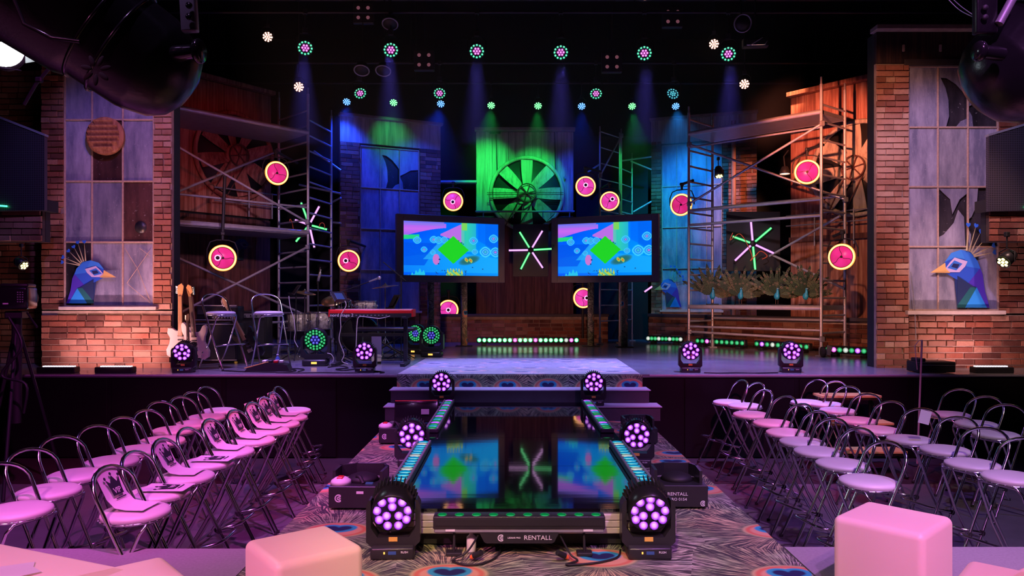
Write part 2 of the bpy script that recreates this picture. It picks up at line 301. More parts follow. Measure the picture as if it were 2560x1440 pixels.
def make_feather(name, axes=(0, 1), scale=1.25, dark=0.5, off=(0.0, 0.0), sat=1.0, stretch=0.62, rnd=0.62, es=1.0):
    "printed peacock feather eyes with radiating barbs"
    m = NT(name); sp = m.n('ShaderNodeSeparateXYZ'); m.l(m.pos(), sp.inputs[0])
    A = m.m_('ADD', sp.outputs[axes[0]], off[0]); B = m.m_('ADD', sp.outputs[axes[1]], off[1])
    def layer(A, B, sc):
        cb = m.n('ShaderNodeCombineXYZ'); m.put(cb.inputs[0], m.m_('MULTIPLY', A, sc)); m.put(cb.inputs[1], m.m_('MULTIPLY', B, sc))
        vo = m.n('ShaderNodeTexVoronoi', voronoi_dimensions='2D'); vo.inputs['Scale'].default_value = 1.0
        vo.inputs['Randomness'].default_value = rnd; m.l(cb.outputs[0], vo.inputs['Vector'])
        sv = m.n('ShaderNodeVectorMath', operation='SUBTRACT'); m.l(cb.outputs[0], sv.inputs[0]); m.l(vo.outputs['Position'], sv.inputs[1])
        s2 = m.n('ShaderNodeSeparateXYZ'); m.l(sv.outputs[0], s2.inputs[0])
        return s2.outputs[0], s2.outputs[1], vo.outputs['Color']
    x, y, vc = layer(A, B, scale)
    ax = m.m_('ABSOLUTE', x)
    xe = m.m_('MULTIPLY', x, stretch)
    r = m.m_('SQRT', m.m_('ADD', m.m_('MULTIPLY', xe, xe), m.m_('MULTIPLY', y, y)))
    def L2(px_, py_): return m.m_('SQRT', m.m_('ADD', m.m_('MULTIPLY', px_, px_), m.m_('MULTIPLY', py_, py_)))
    k_ = 1.0 / es
    X = m.m_('MULTIPLY', m.m_('ABSOLUTE', xe), k_); Y = m.m_('MULTIPLY', y, k_)
    lobe = m.m_('SUBTRACT', L2(m.m_('SUBTRACT', X, 0.048), m.m_('SUBTRACT', Y, 0.022)), 0.052)
    low = m.m_('SUBTRACT', L2(m.m_('MULTIPLY', X, 0.72), m.m_('ADD', Y, 0.012)), 0.052)
    heart = m.m_('SMOOTH_MIN', lobe, low, 0.02)
    ra = m.m_('SUBTRACT', L2(m.m_('MULTIPLY', X, 0.85), m.m_('ADD', Y, 0.030)), 0.0)
    ang = m.m_('ARCTAN2', m.m_('ADD', y, 0.12), x)
    wob = m.noise(m.pos(), 3.0, 2)
    cb = m.n('ShaderNodeCombineXYZ'); m.put(cb.inputs[0], m.m_('ADD', m.m_('MULTIPLY', ang, 32.0), m.m_('MULTIPLY', wob, 6.0)))
    m.put(cb.inputs[1], m.m_('MULTIPLY', r, 3.0)); m.put(cb.inputs[2], m.m_('MULTIPLY', wob, 3.0))
    barb = m.noise(cb.outputs[0], 1.3, 2, 0.6)
    cross = m.noise(m.mapping(m.pos(), (9, 34, 9), (0.3, 0.2, 0.7)), 1.0, 3, 0.7)
    bf = m.m_('ADD', m.m_('MULTIPLY', barb, 0.78), m.m_('MULTIPLY', cross, 0.22))
    tone = m.noise(m.pos(), 1.7, 3)
    lite = m.ramp(tone, [(0.35, (0.62, 0.50, 0.28)), (0.5, (0.34, 0.44, 0.24)), (0.62, (0.58, 0.52, 0.46)), (0.75, (0.30, 0.42, 0.34))])
    dk = 0.10 * dark
    bcol = m.mix(m.m_('MULTIPLY', m.m_('SUBTRACT', bf, 0.47, clamp=True), 9.0, clamp=True), (dk, dk, dk * 1.1, 1), lite)
    def ring(c, rad, col, rr, soft=60.0):
        f = m.m_('MULTIPLY', m.m_('SUBTRACT', rad, rr, clamp=True), soft, clamp=True)
        return m.mix(f, c, col + (1,))
    c = bcol
    c = ring(c, 0.225, (0.16, 0.22, 0.12), ra, 22)
    c = ring(c, 0.200, (0.50, 0.40, 0.20), ra)
    c = ring(c, 0.182, (0.58, 0.17, 0.10), ra)
    c = ring(c, 0.155, (0.62, 0.33, 0.20), ra)
    c = ring(c, 0.040, (0.03, 0.34, 0.46), heart)
    c = ring(c, 0.003, (0.015, 0.02, 0.09), heart)
    if sat != 1.0:
        hs = m.n('ShaderNodeHueSaturation'); hs.inputs['Saturation'].default_value = sat; m.l(c, hs.inputs['Color']); c = hs.outputs[0]
    m.base(c); m.set(0.72, spec=0.3); m.bump(m.noise(m.pos(), 160, 2), 0.25, 0.002)
    return m.m
M['feather_floor'] = make_feather('peacock_feather_carpet', (0, 1), 1.25, 0.5, (0.35, 0.1), 1.0, .85)
M['feather_pale'] = make_feather('pale_peacock_landing_carpet', (0, 1), 1.6, 3.0, (0.6, 0.1), 0.5)
M['feather_front'] = make_feather('peacock_feather_riser', (0, 2), 1.89, 0.4, (0.073, 0.115), 1.0, 0.72, 0.05, 1.15)
M['feather_post'] = make_feather('peacock_feather_post_wrap', (0, 2), 2.2, 0.4, (0.1, 0.3), 1.0, 1.5)

# vertex coloured flat art (screens, decals)
def make_vcol(name, emit):
    m = NT(name); a = m.n('ShaderNodeVertexColor'); a.layer_name = 'col'
    if emit:
        m.base((0.01, 0.01, 0.01)); m.l(a.outputs[0], m.b.inputs['Emission Color']); m.b.inputs['Emission Strength'].default_value = emit; m.set(0.25)
    else:
        m.l(a.outputs[0], m.b.inputs['Base Color']); m.set(0.7)
    return m.m
M['screen'] = make_vcol('lit_screen_picture', 1.0)
M['decal'] = make_vcol('low_poly_peacock_print', 0)

# ------------------------------------------------------------------ geometry helpers
class MB:
    def __init__(s): s.v = []; s.f = []; s.sm = []; s.mi = []; s.cur = 0
    def add(s, vs, fs, smooth=False):
        k = len(s.v); s.v += [tuple(v) for v in vs]
        for f in fs: s.f.append([i + k for i in f]); s.sm.append(smooth); s.mi.append(s.cur)
        return s
    def box(s, c, size, M_=None):
        x, y, z = size[0] / 2, size[1] / 2, size[2] / 2
        vs = [Vector((a * x, b * y, d * z)) for a in (-1, 1) for b in (-1, 1) for d in (-1, 1)]
        if M_ is not None: vs = [M_ @ v for v in vs]
        vs = [v + Vector(c) for v in vs]
        return s.add(vs, [(0, 1, 3, 2), (4, 6, 7, 5), (0, 4, 5, 1), (2, 3, 7, 6), (0, 2, 6, 4), (1, 5, 7, 3)])
    def rbox(s, c, size, bev=0.01, seg=2, M_=None, smooth=True):
        bm = bmesh.new(); bmesh.ops.create_cube(bm, size=1.0)
        for v in bm.verts: v.co = Vector((v.co.x * size[0], v.co.y * size[1], v.co.z * size[2]))
        bmesh.ops.bevel(bm, geom=bm.edges[:], offset=bev, segments=seg, affect='EDGES', profile=0.5)
        bm.verts.index_update()
        vs = [v.co.copy() for v in bm.verts]; fs = [[v.index for v in f.verts] for f in bm.faces]; bm.free()
        if M_ is not None: vs = [M_ @ v for v in vs]
        return s.add([v + Vector(c) for v in vs], fs, smooth and seg > 1)
    def tube(s, pts, r, n=8, closed=False, caps=True):
        pts = [Vector(p) for p in pts]; m = len(pts)
        rr = r if isinstance(r, (list, tuple)) else [r] * m
        tang = []
        for i in range(m):
            a = pts[(i - 1) % m] if (closed or i > 0) else pts[i]
            b = pts[(i + 1) % m] if (closed or i < m - 1) else pts[i]
            t = (b - a); tang.append(t.normalized() if t.length > 1e-9 else Vector((0, 0, 1)))
        up = Vector((0, 0, 1)) if abs(tang[0].z) < 0.9 else Vector((1, 0, 0))
        u = tang[0].cross(up).normalized(); vs = []
        for i in range(m):
            t = tang[i]; u = (u - t * u.dot(t))
            u = u.normalized() if u.length > 1e-6 else t.orthogonal().normalized()
            w = t.cross(u)
            for k in range(n):
                a = 2 * PI * k / n; vs.append(pts[i] + (u * math.cos(a) + w * math.sin(a)) * rr[i])
        fs = []
        for i in range(m if closed else m - 1):
            j = (i + 1) % m
            for k in range(n):
                l = (k + 1) % n; fs.append((i * n + k, i * n + l, j * n + l, j * n + k))
        s.add(vs, fs, True)
        if caps and not closed:
            s.add(vs[:n], [tuple(range(n - 1, -1, -1))]); s.add(vs[-n:], [tuple(range(n))])
        return s
    def lathe(s, prof, n=24, M_=None, smooth=True, c=(0, 0, 0)):
        "profile (r, h) revolved about local Z"
        vs = []; fs = []; m = len(prof)
        for r, h in prof:
            for k in range(n):
                a = 2 * PI * k / n; vs.append(Vector((r * math.cos(a), r * math.sin(a), h)))
        for i in range(m - 1):
            for k in range(n):
                l = (k + 1) % n; fs.append((i * n + k, i * n + l, (i + 1) * n + l, (i + 1) * n + k))
        if prof[0][0] > 1e-6: fs.append(tuple(range(n - 1, -1, -1)))
        if prof[-1][0] > 1e-6: fs.append(tuple((m - 1) * n + k for k in range(n)))
        if M_ is not None: vs = [M_ @ v for v in vs]
        return s.add([v + Vector(c) for v in vs], fs, smooth)
    def ball(s, c, r, n=12, m=8, sc=(1, 1, 1), M_=None):
        prof = [(max(1e-7, math.sin(PI * i / m)) * 1.0, -math.cos(PI * i / m)) for i in range(m + 1)]
        T = Matrix.Diagonal((r * sc[0], r * sc[1], r * sc[2]))
        if M_ is not None: T = M_.to_3x3() @ T
        return s.lathe(prof, n, T, True, c)
    def prism(s, poly, y0, y1):
        "poly of (x, z) extruded along y"
        n = len(poly)
        vs = [Vector((x, y0, z)) for x, z in poly] + [Vector((x, y1, z)) for x, z in poly]
        fs = [tuple(range(n)), tuple(range(2 * n - 1, n - 1, -1))] + [(i, i + n, (i + 1) % n + n, (i + 1) % n) for i in range(n)]
        return s.add(vs, fs)
    def xf(s, M_):
        s.v = [tuple(M_ @ Vector(v)) for v in s.v]; return s
    def mesh(s, name, mat):
        me = bpy.data.meshes.new(name); me.from_pydata(s.v, [], s.f); me.update()
        mats = mat if isinstance(mat, (list, tuple)) else [mat]
        for x in mats: me.materials.append(x)
        me.polygons.foreach_set('use_smooth', s.sm)
        if len(mats) > 1: me.polygons.foreach_set('material_index', s.mi)
        bm = bmesh.new(); bm.from_mesh(me); bmesh.ops.recalc_face_normals(bm, faces=bm.faces); bm.to_mesh(me); bm.free()
        return me
    def build(s, name, mat, parent=None, loc=None, rot=None):
        return link(name, s.mesh(name, mat), parent, loc, rot)
def link(name, me, parent=None, loc=None, rot=None, scale=None):
    o = bpy.data.objects.new(name, me); COL.objects.link(o)
    if parent is not None: o.parent = parent
    if loc is not None: o.location = loc
    if rot is not None: o.rotation_euler = rot
    if scale is not None: o.scale = scale
    return o
def tag(o, label=None, cat=None, group=None, kind=None):
    if label: o['label'] = label
    if cat: o['category'] = cat
    if group: o['group'] = group
    if kind: o['kind'] = kind
    return o
def thing(name, label, cat, loc=(0, 0, 0), rz=0.0, group=None):
    o = bpy.data.objects.new(name, None); COL.objects.link(o); o.empty_display_size = 0.1
    o.location = loc; o.rotation_euler = (0, 0, rz)
    return tag(o, label, cat, group)
def copy_tree(o, parent=None):
    c = o.copy(); COL.objects.link(c)
    if parent is not None: c.parent = parent
    for ch in list(o.children): copy_tree(ch, c)
    return c
def text_mesh(txt, size, mat, depth=0.001, xs=1.0):
    cu = bpy.data.curves.new('t', 'FONT'); cu.body = txt; cu.size = size; cu.align_x = 'CENTER'; cu.align_y = 'CENTER'
    cu.extrude = depth; cu.resolution_u = 3
    o = bpy.data.objects.new('t', cu); COL.objects.link(o)
    me = bpy.data.meshes.new_from_object(o); bpy.data.objects.remove(o)
    me.transform(Matrix.Rotation(PI / 2, 4, 'X') @ Matrix.Diagonal((xs, 1, 1, 1)))
    me.materials.clear(); me.materials.append(mat); return me
def structure(o): o['kind'] = 'structure'; return o
RX = Matrix.Rotation(PI / 2, 3, 'X')     # local z -> -y
def arc(cx, cz, r, a0, a1, n): return [(cx + r * math.cos(a0 + (a1 - a0) * i / n), cz + r * math.sin(a0 + (a1 - a0) * i / n)) for i in range(n + 1)]

# ------------------------------------------------------------------ room shell
STZ = 1.1; CPZ = 0.6; XL = -1.475; XR = 1.62; SD = 9.7
structure(MB().box((0, 7, -0.05), (20, 26, 0.1)).build('floor', M['floor']))
structure(MB().box((0, 20.05, 4.5), (20, 0.1, 9.2)).build('wall_back', M['drape']))
structure(MB().box((-10.05, 7, 4.5), (0.1, 26, 9.2)).build('wall_left', M['drape']))
structure(MB().box((10.05, 7, 4.5), (0.1, 26, 9.2)).build('wall_right', M['drape']))
structure(MB().box((0, -6.05, 4.5), (20, 0.1, 9.2)).build('wall_front', M['drape']))
structure(MB().box((0, 7, 9.15), (20, 26, 0.1)).build('ceiling', M['drape']))

# audience matting
tag(MB().box((4.1, 6.45, 0.006), (4.7, 3.7, 0.012)).build('floor_mat', M['matfloor']), 'grey floor matting under the stools right of the catwalk', 'floor mat')
tag(MB().box((-4.0, 6.45, 0.006), (4.7, 3.7, 0.012)).build('floor_mat', M['matfloor']), 'grey floor matting under the stools left of the catwalk', 'floor mat')
# risers beside the camera
t = thing('audience_riser', 'grey carpeted riser edge in the foreground, left of the feather carpet', 'riser', (-4.5, 1.17, 0))
MB().box((0, 0, CPZ / 2 - 0.01), (6.0, 6.5, CPZ - 0.02)).build('deck', M['fascia'], t)
MB().box((0, 0, CPZ - 0.01), (6.02, 6.52, 0.02)).build('carpet_top', M['grey_carpet'], t)
t = thing('audience_riser', 'grey carpeted riser edge in the foreground, right of the feather carpet', 'riser', (4.65, 1.2, 0))
MB().box((0, 0, CPZ / 2 - 0.01), (6.0, 6.5, CPZ - 0.02)).build('deck', M['fascia'], t)
MB().box((0, 0, CPZ - 0.01), (6.02, 6.52, 0.02)).build('carpet_top', M['grey_carpet'], t)
# carpeted platform
t = thing('carpeted_platform', 'low platform covered in peacock feather print carpet below the catwalk', 'platform', ((XL + XR) / 2, 3.55, 0))
MB().box((0, 0, CPZ / 2 - 0.01), (XR - XL, 11.1, CPZ - 0.02)).build('deck', M['fascia'], t)
MB().box((0, 0, CPZ - 0.01), (XR - XL + .02, 11.1, 0.02)).build('feather_carpet', M['feather_floor'], t)
# stage
t = thing('stage', 'main stage with satin grey floor and black fascia', 'stage', (0, 0, 0))
MB().box((0, 14.35, STZ / 2 - 0.02), (19.6, 9.3, STZ - 0.04)).build('stage_body', M['fascia'], t)
MB().box((0, 14.34, STZ - 0.02), (19.62, 9.32, 0.04)).build('stage_floor', M['stage'], t)
x = -9.75
for i in range(13):
    w = 1.46
    if not (XL - .1 < x + w / 2 < XR + .1):
        MB().rbox((x + w / 2, SD - 0.012, 0.53), (w - 0.02, 0.02, 1.03), 0.006, 1).build('fascia_panel', M['fascia'], t)
    x += 1.5
MB().box((-5.6, SD - 0.02, STZ - 0.012), (8.2, 0.03, 0.022)).build('stage_nosing', M['tread'], t)  # pale colour stands in for the lilac light along the stage edge
MB().box((5.7, SD - 0.02, STZ - 0.012), (7.8, 0.03, 0.022)).build('stage_nosing', M['tread'], t)
# landing carpet
me = MB().add([(-1.50, SD - .02, STZ + .006), (1.68, SD - .02, STZ + .006), (1.72, 12.2, STZ + .006), (-1.42, 12.2, STZ + .006),
               (-1.50, SD - .02, STZ), (1.68, SD - .02, STZ), (1.72, 12.2, STZ), (-1.42, 12.2, STZ)],
              [(0, 1, 2, 3), (4, 7, 6, 5), (0, 4, 5, 1), (1, 5, 6, 2), (2, 6, 7, 3), (3, 7, 4, 0)])
tag(me.build('landing_carpet', M['feather_pale']), 'pale violet-lit feather print carpet on the stage above the steps', 'carpet')
t = thing('stage_steps', 'wide grey steps from the catwalk up to the stage', 'steps', (0.1, SD, 0))
MB().box((0, -0.03, STZ - 0.085), (3.2, 0.05, 0.16)).build('feather_riser', M['feather_front'], t)
MB().box((0.0, -0.19, CPZ + 0.165), (3.26, 0.34, 0.33)).build('step', M['concrete'], t)
MB().box((0.03, -0.50, CPZ + 0.0825), (3.36, 0.34, 0.165)).build('step', M['concrete'], t)
MB().box((0.0, -0.20, CPZ + 0.334), (3.30, 0.35, 0.010)).build('tread', M['tread'], t)
MB().box((0.03, -0.51, CPZ + 0.169), (3.40, 0.35, 0.010)).build('tread', M['tread'], t)

# ------------------------------------------------------------------ catwalk
RC = 0.07; RZ = 0.83; RF = 4.46; RB = 9.0; RH = 0.90
t = thing('catwalk', 'mirror black catwalk running from the foreground to the steps', 'catwalk', (RC, RF, CPZ))
MB().box((0, (RB - RF) / 2, 0.09), (2 * RH - .06, RB - RF - .06, 0.16)).build('catwalk_body', M['black'], t)
n = 4; L = (RB - RF) / n
for i in range(n):
    MB().box((0, L * (i + .5), 0.215), (2 * RH - .002, L - 0.006, 0.03)).build('deck_panel', M['gloss'], t)
for sx in (-1, 1):
    e = MB()
    for k, (zz, hh) in enumerate([(0.180, 0.045), (0.130, 0.045), (0.085, 0.04)]): e.rbox((sx * RH, (RB - RF) / 2, zz), (0.03, RB - RF, hh), 0.005, 1)
    e.build('edge_profile', M['alu'], t)
e = MB()
for k, (zz, hh) in enumerate([(0.185, 0.035), (0.145, 0.038), (0.105, 0.035)]): e.rbox((0, -0.012, zz), (2 * RH + 0.03, 0.03, hh), 0.004, 1)
e.build('front_edge_profile', M['profile'], t)

LENS = MB().ball((0, 0, 0), 1.0, 12, 6, (1, .5, 1)).mesh('lens', M['lens_m'])
def lens_mesh(mat):
    me = LENS.copy(); me.materials.clear(); me.materials.append(M[mat]); return me
LM = {k: lens_mesh(k) for k in ('lens_m', 'lens_g', 'lens_b', 'lens_c', 'lens_pk', 'lens_w', 'hot_w', 'hot_g', 'hot_b', 'dim')}

def floor_bar(name, label, p0, p1, w, h, n, mats, group=None, cat='light bar'):
    "LED bar lying with its lenses facing up"
    p0 = Vector(p0); p1 = Vector(p1); L = (p1 - p0).length; a = math.atan2(p1.y - p0.y, p1.x - p0.x)
    t = thing(name, label, cat, p0, a, group)
    MB().rbox((L / 2, 0, h * .4), (L, w, h * .8), 0.008, 1).build('housing', M['plastic'], t)
    for s in (-1, 1): MB().rbox((L / 2, s * (w / 2 - .012), h * .9), (L, 0.018, h * .25), 0.004, 1).build('side_rail', M['greysteel'], t)
    for i in range(n):
        link('led_lens', LM[mats[i % len(mats)]], t, (L * (i + .5) / n, 0, h * .8 + .002), (PI / 2, 0, 0), (L / n * .40, 0.022, w * .34))
    return t
seqA = ['lens_c', 'lens_c', 'lens_c', 'lens_w', 'lens_c']
xo = RH - 0.075
floor_bar('led_bar', 'cyan LED bar along the left catwalk edge, nearer half', (RC - xo, 4.55, RZ + .001), (RC - xo, 6.35, RZ + .001), 0.13, 0.05, 20, seqA)
floor_bar('led_bar', 'green LED bar along the left catwalk edge, farther half', (RC - xo, 6.95, RZ + .001), (RC - xo, 8.9, RZ + .001), 0.13, 0.05, 20, ['lens_g', 'lens_c', 'lens_g', 'lens_m'])
floor_bar('led_bar', 'cyan LED bar along the right catwalk edge, nearer half', (RC + xo, 4.55, RZ + .001), (RC + xo, 6.35, RZ + .001), 0.13, 0.05, 20, seqA)
floor_bar('led_bar', 'green LED bar along the right catwalk edge, farther half', (RC + xo, 6.95, RZ + .001), (RC + xo, 8.9, RZ + .001), 0.13, 0.05, 20, ['lens_g', 'lens_g', 'lens_c', 'lens_m'])

def logo_mesh(s):
    "open double letter C/E mark"
    m = MB()
    for r, w in ((0.5, 0.13), (0.22, 0.10)):
        o = arc(0, 0, r * s, math.radians(50), math.radians(310), 14); i_ = arc(0, 0, (r - w) * s, math.radians(310), math.radians(50), 14)
        m.prism(o + i_, -0.001, 0.001)
    for z in (0.22, 0, -0.22): m.prism([(0.02 * s, z * s - .05 * s), (.30 * s, z * s - .05 * s), (.30 * s, z * s + .05 * s), (0.02 * s, z * s + .05 * s)], -0.001, 0.001)
    return m.mesh('logo', M['white'])

# front bar with the rental lettering
fl = P(1083, 1300, 4.30); fr = P(1513, 1300, 4.30); wbar = fr.x - fl.x; xm = (fl.x + fr.x) / 2
t = thing('front_led_bar', 'wide LED bar with green lenses hung on the catwalk front', 'light bar', (xm, 4.34, CPZ))
MB().rbox((0, 0, 0.195), (wbar, 0.10, 0.075), 0.006, 2).build('housing', M['plastic'], t)
MB().box((0, -0.052, 0.197), (wbar - .03, 0.004, 0.035)).build('front_groove', M['black'], t)
MB().rbox((0, 0.0, 0.15), (wbar - .01, 0.09, 0.03), 0.006, 1).build('lower_rail', M['greysteel'], t)
for i in range(10): link('led_lens', LM['lens_g'], t, (-wbar / 2 + wbar * (i + .5) / 10, -0.008, 0.231), (PI / 2, 0, 0), (0.030, 0.02, 0.034))
MB().prism([(-.23, .135), (.23, .135), (.205, .085), (.19, .075), (-.19, .075), (-.205, .085)], -0.045, 0.045).build('control_box', M['plastic'], t)
link('logo', logo_mesh(0.040), t, (-0.105, -0.048, 0.108))
link('lettering', text_mesh('LEDBAR PRO', 0.013, M['white']), t, (-0.030, -0.047, 0.108))
link('lettering', text_mesh('RENTALL', 0.036, M['white'], xs=1.1), t, (0.108, -0.047, 0.108))
for x in (-.40, .40): MB().box((x, -0.048, 0.152), (0.055, 0.004, 0.012)).build('label_plate', M['white'], t)
for x in (-.38, .38):
    MB().tube([(x, 0, .135), (x, -.02, .07), (x + .0, -.02, .01)], 0.008, 8).rbox((x, -.02, 0.012), (0.09, 0.07, 0.02), 0.004, 1).build('bracket_foot', M['black'], t)
def cable(label, pts, r=0.006, mat='cable', cat='cable', name='cable', group=None):
    # Catmull-Rom smoothing
    pts = [Vector(p) for p in pts]; out = []
    q = [pts[0]] + pts + [pts[-1]]
    for i in range(1, len(q) - 2):
        for k in range(6):
            u = k / 6; a, b, c, d = q[i - 1], q[i], q[i + 1], q[i + 2]
            out.append(0.5 * ((2 * b) + (c - a) * u + (2 * a - 5 * b + 4 * c - d) * u * u + (3 * b - a - 3 * c + d) * u ** 3))
    out.append(pts[-1])
    return tag(MB().tube(out, r, 6).build(name, M[mat]), label, cat, group)
z0 = CPZ
cable('black cable looping below the left end of the front LED bar', [(xm - .24, 4.33, z0 + .11), (xm - .30, 4.22, z0 + .05), (xm - .38, 4.2, z0 + .01), (xm - .30, 4.13, z0 + .012), (xm - .2, 4.16, z0 + .01), (xm - .12, 4.3, z0 + .01), (xm - .1, 4.6, z0 + .01)])
cable('black cable looping below the right end of the front LED bar', [(xm + .24, 4.33, z0 + .11), (xm + .29, 4.22, z0 + .04), (xm + .33, 4.2, z0 + .01), (xm + .26, 4.13, z0 + .012), (xm + .42, 4.16, z0 + .01), (xm + .56, 4.25, z0 + .01), (xm + .6, 4.38, z0 + .01)])
for sx, w in ((-1, 'left'), (1, 'right')):
    t = thing('cable_plug', 'black plug with orange tip under the %s end of the lettered box' % w, 'plug', (xm + sx * .215, 4.19, z0 + .03), sx * .5)
    MB().tube([(0, 0, .03), (sx * .05, 0, .0)], 0.017, 10).build('plug_body', M['black'], t)
    MB().tube([(sx * .05, 0, 0), (sx * .068, 0, -.010)], 0.013, 10).build('plug_ring', M['orange'], t)
MB_ = MB().lathe([(0.026, 0), (0.028, .005), (0.028, .085), (0.012, .10), (0.012, .115)], 14)
t = thing('spray_can', 'small white can with red cap standing under the front LED bar', 'can', (P(1181, 1350, 4.5).x, 4.385, z0)); MB_.build('can_body', M['white'], t)
MB().lathe([(0.016, .113), (0.016, .135), (.004, .14)], 12).build('cap', M['orange'], t)

# ------------------------------------------------------------------ wash moving lights
def wash12():
    pts = []
    for k in range(3): pts.append((0.040 * math.cos(PI / 2 + k * 2 * PI / 3), 0.040 * math.sin(PI / 2 + k * 2 * PI / 3)))
    for k in range(9): pts.append((0.090 * math.cos(PI / 2 + k * 2 * PI / 9), 0.090 * math.sin(PI / 2 + k * 2 * PI / 9)))
    return pts
HEADM = MB().lathe([(0.0, .10), (0.10, .10), (0.118, .07), (0.122, .0), (0.122, -.09), (0.112, -.095), (0.108, -.078), (0.0, -.078)], 28, Matrix.Rotation(-PI / 2, 3, 'X')).mesh('head', M['lampgrey'])
def fins_mesh():
    m = MB()
    for k in range(16):
        a = PI * (k + .5) / 16
        R_ = Matrix.Rotation(-(a - PI / 2), 3, 'Y')
        m.box(R_ @ Vector((0, .06, .124)), (0.005, .09, .018), R_)
    return m.mesh('cooling_fins', M['black'])
FINM = fins_mesh()
YOKEM = (lambda: (lambda m: m.mesh('yoke', M['plastic']))(
    MB().prism([(-.155, .09), (-.155, .30), (-.14, .33), (-.128, .33), (-.128, .17), (-.09, .115), (.09, .115), (.128, .17), (.128, .33), (.14, .33), (.155, .30), (.155, .09), (.12, .055), (-.12, .055)], -.05, .05)))()
BASEM = MB().rbox((0, 0, 0.035), (0.25, 0.20, 0.07), 0.012, 2).mesh('base', M['plastic'])
def moving_light(label, loc, rz=0.0, tilt=20, group='purple LED wash lights', s=1.0, lens='lens_m', detail=True):
    t = thing('moving_light', label, 'stage light', loc, rz, group); t.scale = (s, s, s)
    link('base', BASEM, t); link('yoke', YOKEM, t)
    h = link('head', HEADM, t, (0, 0, .29), (math.radians(tilt), 0, 0))
    link('cooling_fins', FINM, h)
    for x, z in wash12(): link('led_lens', LM[lens], h, (x, -.080, z), None, (.0262, .05, .0262))
    if detail:
        MB().box((0, -.052, .105), (.05, .004, .025)).build('yellow_sticker', M['yellow'], t)
        MB().box((0, -.101, .042), (.045, .004, .018)).build('display', M['lcd'], t)
        MB().box((-.045, -.101, .042), (.008, .004, .012)).build('amber_indicator', M['amber'], t)
        link('lettering', text_mesh('RUSH', 0.017, M['white']), t, (.070, -.101, .045))
    return t
zc = CPZ
moving_light('purple wash light at the left front corner of the catwalk, nearest the camera', (P(985, 0, 4.33).x, 4.33, zc), 0.05, 18)
moving_light('purple wash light at the right front corner of the catwalk, nearest the camera', (P(1618, 0, 4.33).x, 4.33, zc), 0.0, 18)
moving_light('purple wash light halfway along the left side of the catwalk', (P(1047, 0, 6.65).x - .06, 6.65, zc), 0.1, 6)
moving_light('purple wash light halfway along the right side of the catwalk', (P(1575, 0, 6.65).x + .06, 6.65, zc), -0.15, 6)
moving_light('purple wash light on the lowest step at the left end of the catwalk', (P(1105, 0, 9.18).x, 9.18, CPZ + .175), 0, 0)
moving_light('purple wash light on the lowest step at the right end of the catwalk', (P(1483, 0, 9.18).x, 9.18, CPZ + .175), 0, 0)
moving_light('purple wash light on the stage edge in front of the cream guitars', (P(460, 0, 9.95).x, 9.95, STZ), 0.1, 8)
moving_light('purple wash light on the stage edge in front of the red keyboard', (P(913, 0, 9.95).x, 9.95, STZ), 0.05, 0)
moving_light('purple wash light on the stage edge below the left side of the right scaffold', (P(1725, 0, 9.98).x, 9.98, STZ), -0.1, 0)
moving_light('purple wash light on the stage edge before the right scaffold, nearest the right tower', (P(1976, 0, 9.98).x, 9.98, STZ), -0.15, 0)
# soft violet light each of them throws
for px, d, z in ((460, 9.7, 1.5), (913, 9.7, 1.5), (1725, 9.7, 1.5), (1976, 9.7, 1.5)):
    p = P(px, 0, d); spot('wash_lens_beam', (p.x, d, z), (p.x, d - 3, z - 1.6), (0.62, 0.16, 1.0), 7, 90, 0.9, 0.12)

def ring_wash(label, loc, rz, tilt=8, s=1.0, group='green and blue ring wash lights', floor=True, cat='stage light', inner='lens_b', outer='lens_g', scale_lens=1.0):
    "large wash with a blue core and a green outer ring of lenses"
    t = thing('ring_wash_light', label, cat, loc, rz, group); t.scale = (s, s, s)
    MB().rbox((0, 0, .05), (.36, .28, .10), .03, 2).build('base', M['plastic'], t)
    MB().box((0, -.142, .05), (.08, .004, .03)).build('display', M['amber'] if floor else M['black'], t)
    MB().prism([(-.215, .14), (-.215, .40), (-.19, .44), (-.178, .44), (-.178, .24), (-.12, .17), (.12, .17), (.178, .24), (.178, .44), (.19, .44), (.215, .40), (.215, .14), (.14, .10), (-.14, .10)], -.06, .06).build('yoke', M['plastic'], t)
    h = MB().lathe([(0.0, .14), (0.12, .14), (0.165, .08), (0.172, .0), (0.172, -.07), (0.160, -.075), (0.156, -.06), (0.0, -.06)], 30, Matrix.Rotation(-PI / 2, 3, 'X')).build('head', M['lampgrey'], t, (0, 0, .39), (math.radians(tilt), 0, 0))
    ring_lenses(h, inner, outer, .172, -.062, True)
    return t
def ring_lenses(h, inner, outer, R_, y, hexa=True):
    k_ = R_ / .172
    pts = [(0, 0)] + [(.050 * k_ * math.cos(a * PI / 3), .050 * k_ * math.sin(a * PI / 3)) for a in range(6)]
    for x, z in pts: link('led_lens', LM[inner], h, (x, y, z), None, (.023 * k_, .042, .023 * k_))
    for a in range(6): pass
    for a in range(12):
        for rr in (.097,): link('led_lens', LM[inner if hexa and False else outer], h, (rr * k_ * math.cos(a * PI / 6 + .26), y, rr * k_ * math.sin(a * PI / 6 + .26)), None, (.022 * k_, .042, .022 * k_))
    if hexa:
        for a in range(18): link('led_lens', LM[outer], h, (.136 * k_ * math.cos(a * PI / 9), y, .136 * k_ * math.sin(a * PI / 9)), None, (.020 * k_, .038, .020 * k_))
ring_wash('green and blue wash light on the stage in front of the drum kit', (P(790, 0, 10.95).x, 10.95, STZ), 0.05)
ring_wash('green and blue wash light right of the keyboard, the nearer of two', (P(1080, 0, 12.6).x, 12.6, STZ), -0.1, 4, .95)
ring_wash('green and blue wash light right of the keyboard, half hidden behind the nearer one', (P(1043, 0, 13.3).x, 13.3, STZ), -0.5, 2, .95)
